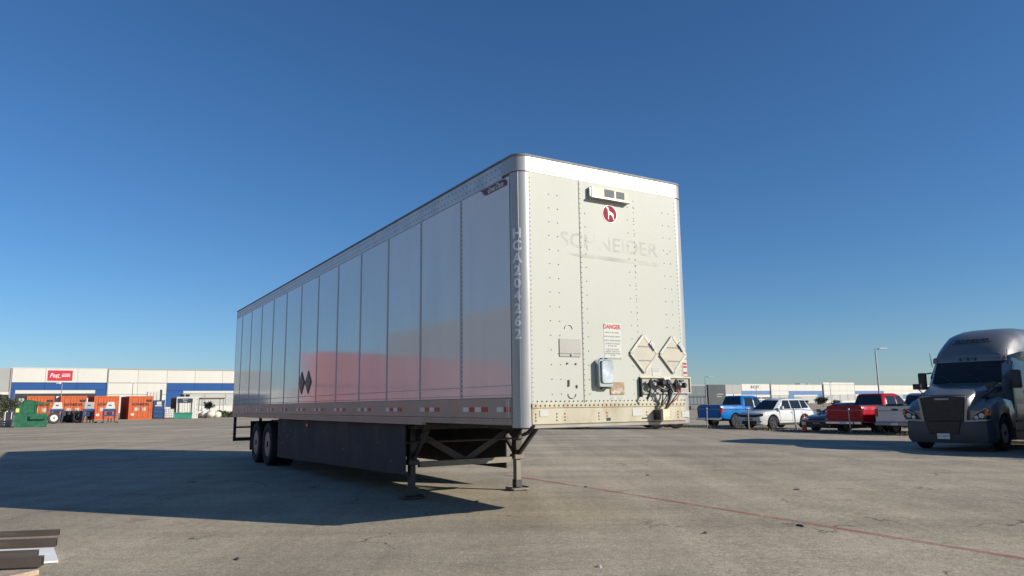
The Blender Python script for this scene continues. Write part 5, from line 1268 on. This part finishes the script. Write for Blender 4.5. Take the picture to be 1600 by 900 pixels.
MB().tube([(-.4, -.03, .05), (-.4, -.03, 1.05), (-.25, -.03, 1.15)], .04, 6).tube([(.0, -.03, .5), (.02, -.03, 1.1)], .04, 6).build('handle', MT['white'], E)

# stacked red containers and a white one, just left of the picture (mirrored in the trailer side)
RG = 'red containers stacked two high left of the yard'
aa = math.atan2(47 - 42, -37 + 62)
for i in range(2):
    for j in range(2):
        L_ = 12.2
        c0 = Vector((-39.5, 46.5)) - Vector((math.cos(aa), math.sin(aa))) * (L_ + .25) * (i + 1)
        c0 = c0 + Vector((-math.sin(aa), math.cos(aa))) * 1.22
        container((c0.x, c0.y, .2 + 2.9 * j), '%s red container of the %s stack outside the picture' % (('lower', 'upper')[j], ('nearer', 'farther')[i]), RG, 'red_cont', L_, 2.89, False, aa - math.pi / 2, False, 'red_cont')
container((-45.5, 57.5, .2), 'white container beside the red stacks outside the picture', None, 'conc', 6.06, 2.9, False, aa - math.pi / 2 + math.pi, False, 'conc')

# ------------------------------------------------------------------ foreground: steel beams and a white board
def beam(p, q, w, h, z, label):                      # p: the end that shows; q: direction point to the left
    d = Vector((q[0] - p[0], q[1] - p[1])); a = math.atan2(d.y, d.x)
    E = empty('steel_beam', (p[0], p[1], z), a, label, 'beam', None)
    L_ = 3.2
    MB().box(0, L_, -w / 2, w / 2, h - .008, h).build('flange', MT['beam'], E, smooth=False)
    MB().box(0, L_, -w / 2, w / 2, 0, .008).build('flange', MT['beam'], E, smooth=False)
    MB().box(.002, L_, w / 2 - .012, w / 2 - .002, .008, h - .008).build('web', MT['beam'], E, smooth=False)
    MB().box(0, .006, -w / 2 + .004, w / 2 - .014, .0085, h - .0085).build('end_cap', MT['chassis'], E, smooth=False)
    return E
dd = Vector((-.985, -.17))
def left(p): return (p[0] + dd.x, p[1] + dd.y)
for p, w, h, z, lb in (((-5.13, 8.50), .05, .062, .0, 'brown steel beam lying farthest from the camera in the bottom left pile'),
                       ((-4.74, 7.82), .05, .085, .0, 'brown steel beam lying on the ground just behind the white board'),
                       ((-4.52, 7.18), .055, .055, .03, 'short dark steel beam lying on top of the white board'),
                       ((-4.22, 6.78), .07, .085, .02, 'nearest brown steel beam in front of the white board')):
    beam(p, left(p), w, h, z, lb)
o = MB().prism([(-4.64, 7.62), (-4.20, 6.98), (-4.40, 6.90), (-7.6, 6.35), (-7.6, 7.12)], .008, .026, 'z').build('white_board', MT['whiteboard'], smooth=False); tag(o, 'white board lying under the beams with one corner sticking out', 'board')
o = MB().prism([(-4.06, 6.50), (-4.16, 6.22), (-4.50, 6.2), (-4.42, 6.46)], .0, .05, 'z').build('clay_block', MT['terracotta'], smooth=False, bevel=.008); tag(o, 'orange clay block at the bottom edge under the beams', 'block')

# small litter on the pavement
for k, (x, y, sx, sy, m, lb) in enumerate(((3.26, 8.63, .075, .03, 'stone', 'long dark stone chip beside the red line'), (2.05, 8.15, .035, .025, 'stone', 'small dark stone left of the long chip'), (.72, 6.55, .03, .025, 'palestone', 'pale pebble near the bottom edge below the trailer nose'),
                                           (3.55, 6.05, .05, .03, 'palestone', 'pale stone flake near the bottom right'), (-.55, 10.9, .05, .02, 'stone', 'dark chip in the sunlit strip by the landing leg'), (-2.58, 7.05, .05, .02, 'stone', 'dark chip right of the cracked pavement at left'), (1.2, 12.6, .04, .03, 'stone', 'dark chip lying beyond the red line'), (2.6, 14.6, .06, .03, 'stone', 'flat dark chip far beyond the red line'), (4.6, 12.2, .07, .04, 'stone', 'dark flat chip on the open pavement at right'))):
    rnd = random.Random(k); n = 7
    base = [(sx * math.cos(6.283 * i / n) * rnd.uniform(.7, 1.1), sy * math.sin(6.283 * i / n) * rnd.uniform(.7, 1.1)) for i in range(n)]
    o = MB().loft([[(a, b_, 0) for a, b_ in base], [(a * .9, b_ * .9, .012) for a, b_ in base], [(a * .5, b_ * .5, .02) for a, b_ in base]]).build('stone', MT[m], loc=(x, y, gz(x) - .001), rot=(0, 0, rnd.uniform(0, 3)), smooth=False)
    tag(o, lb, 'stone')
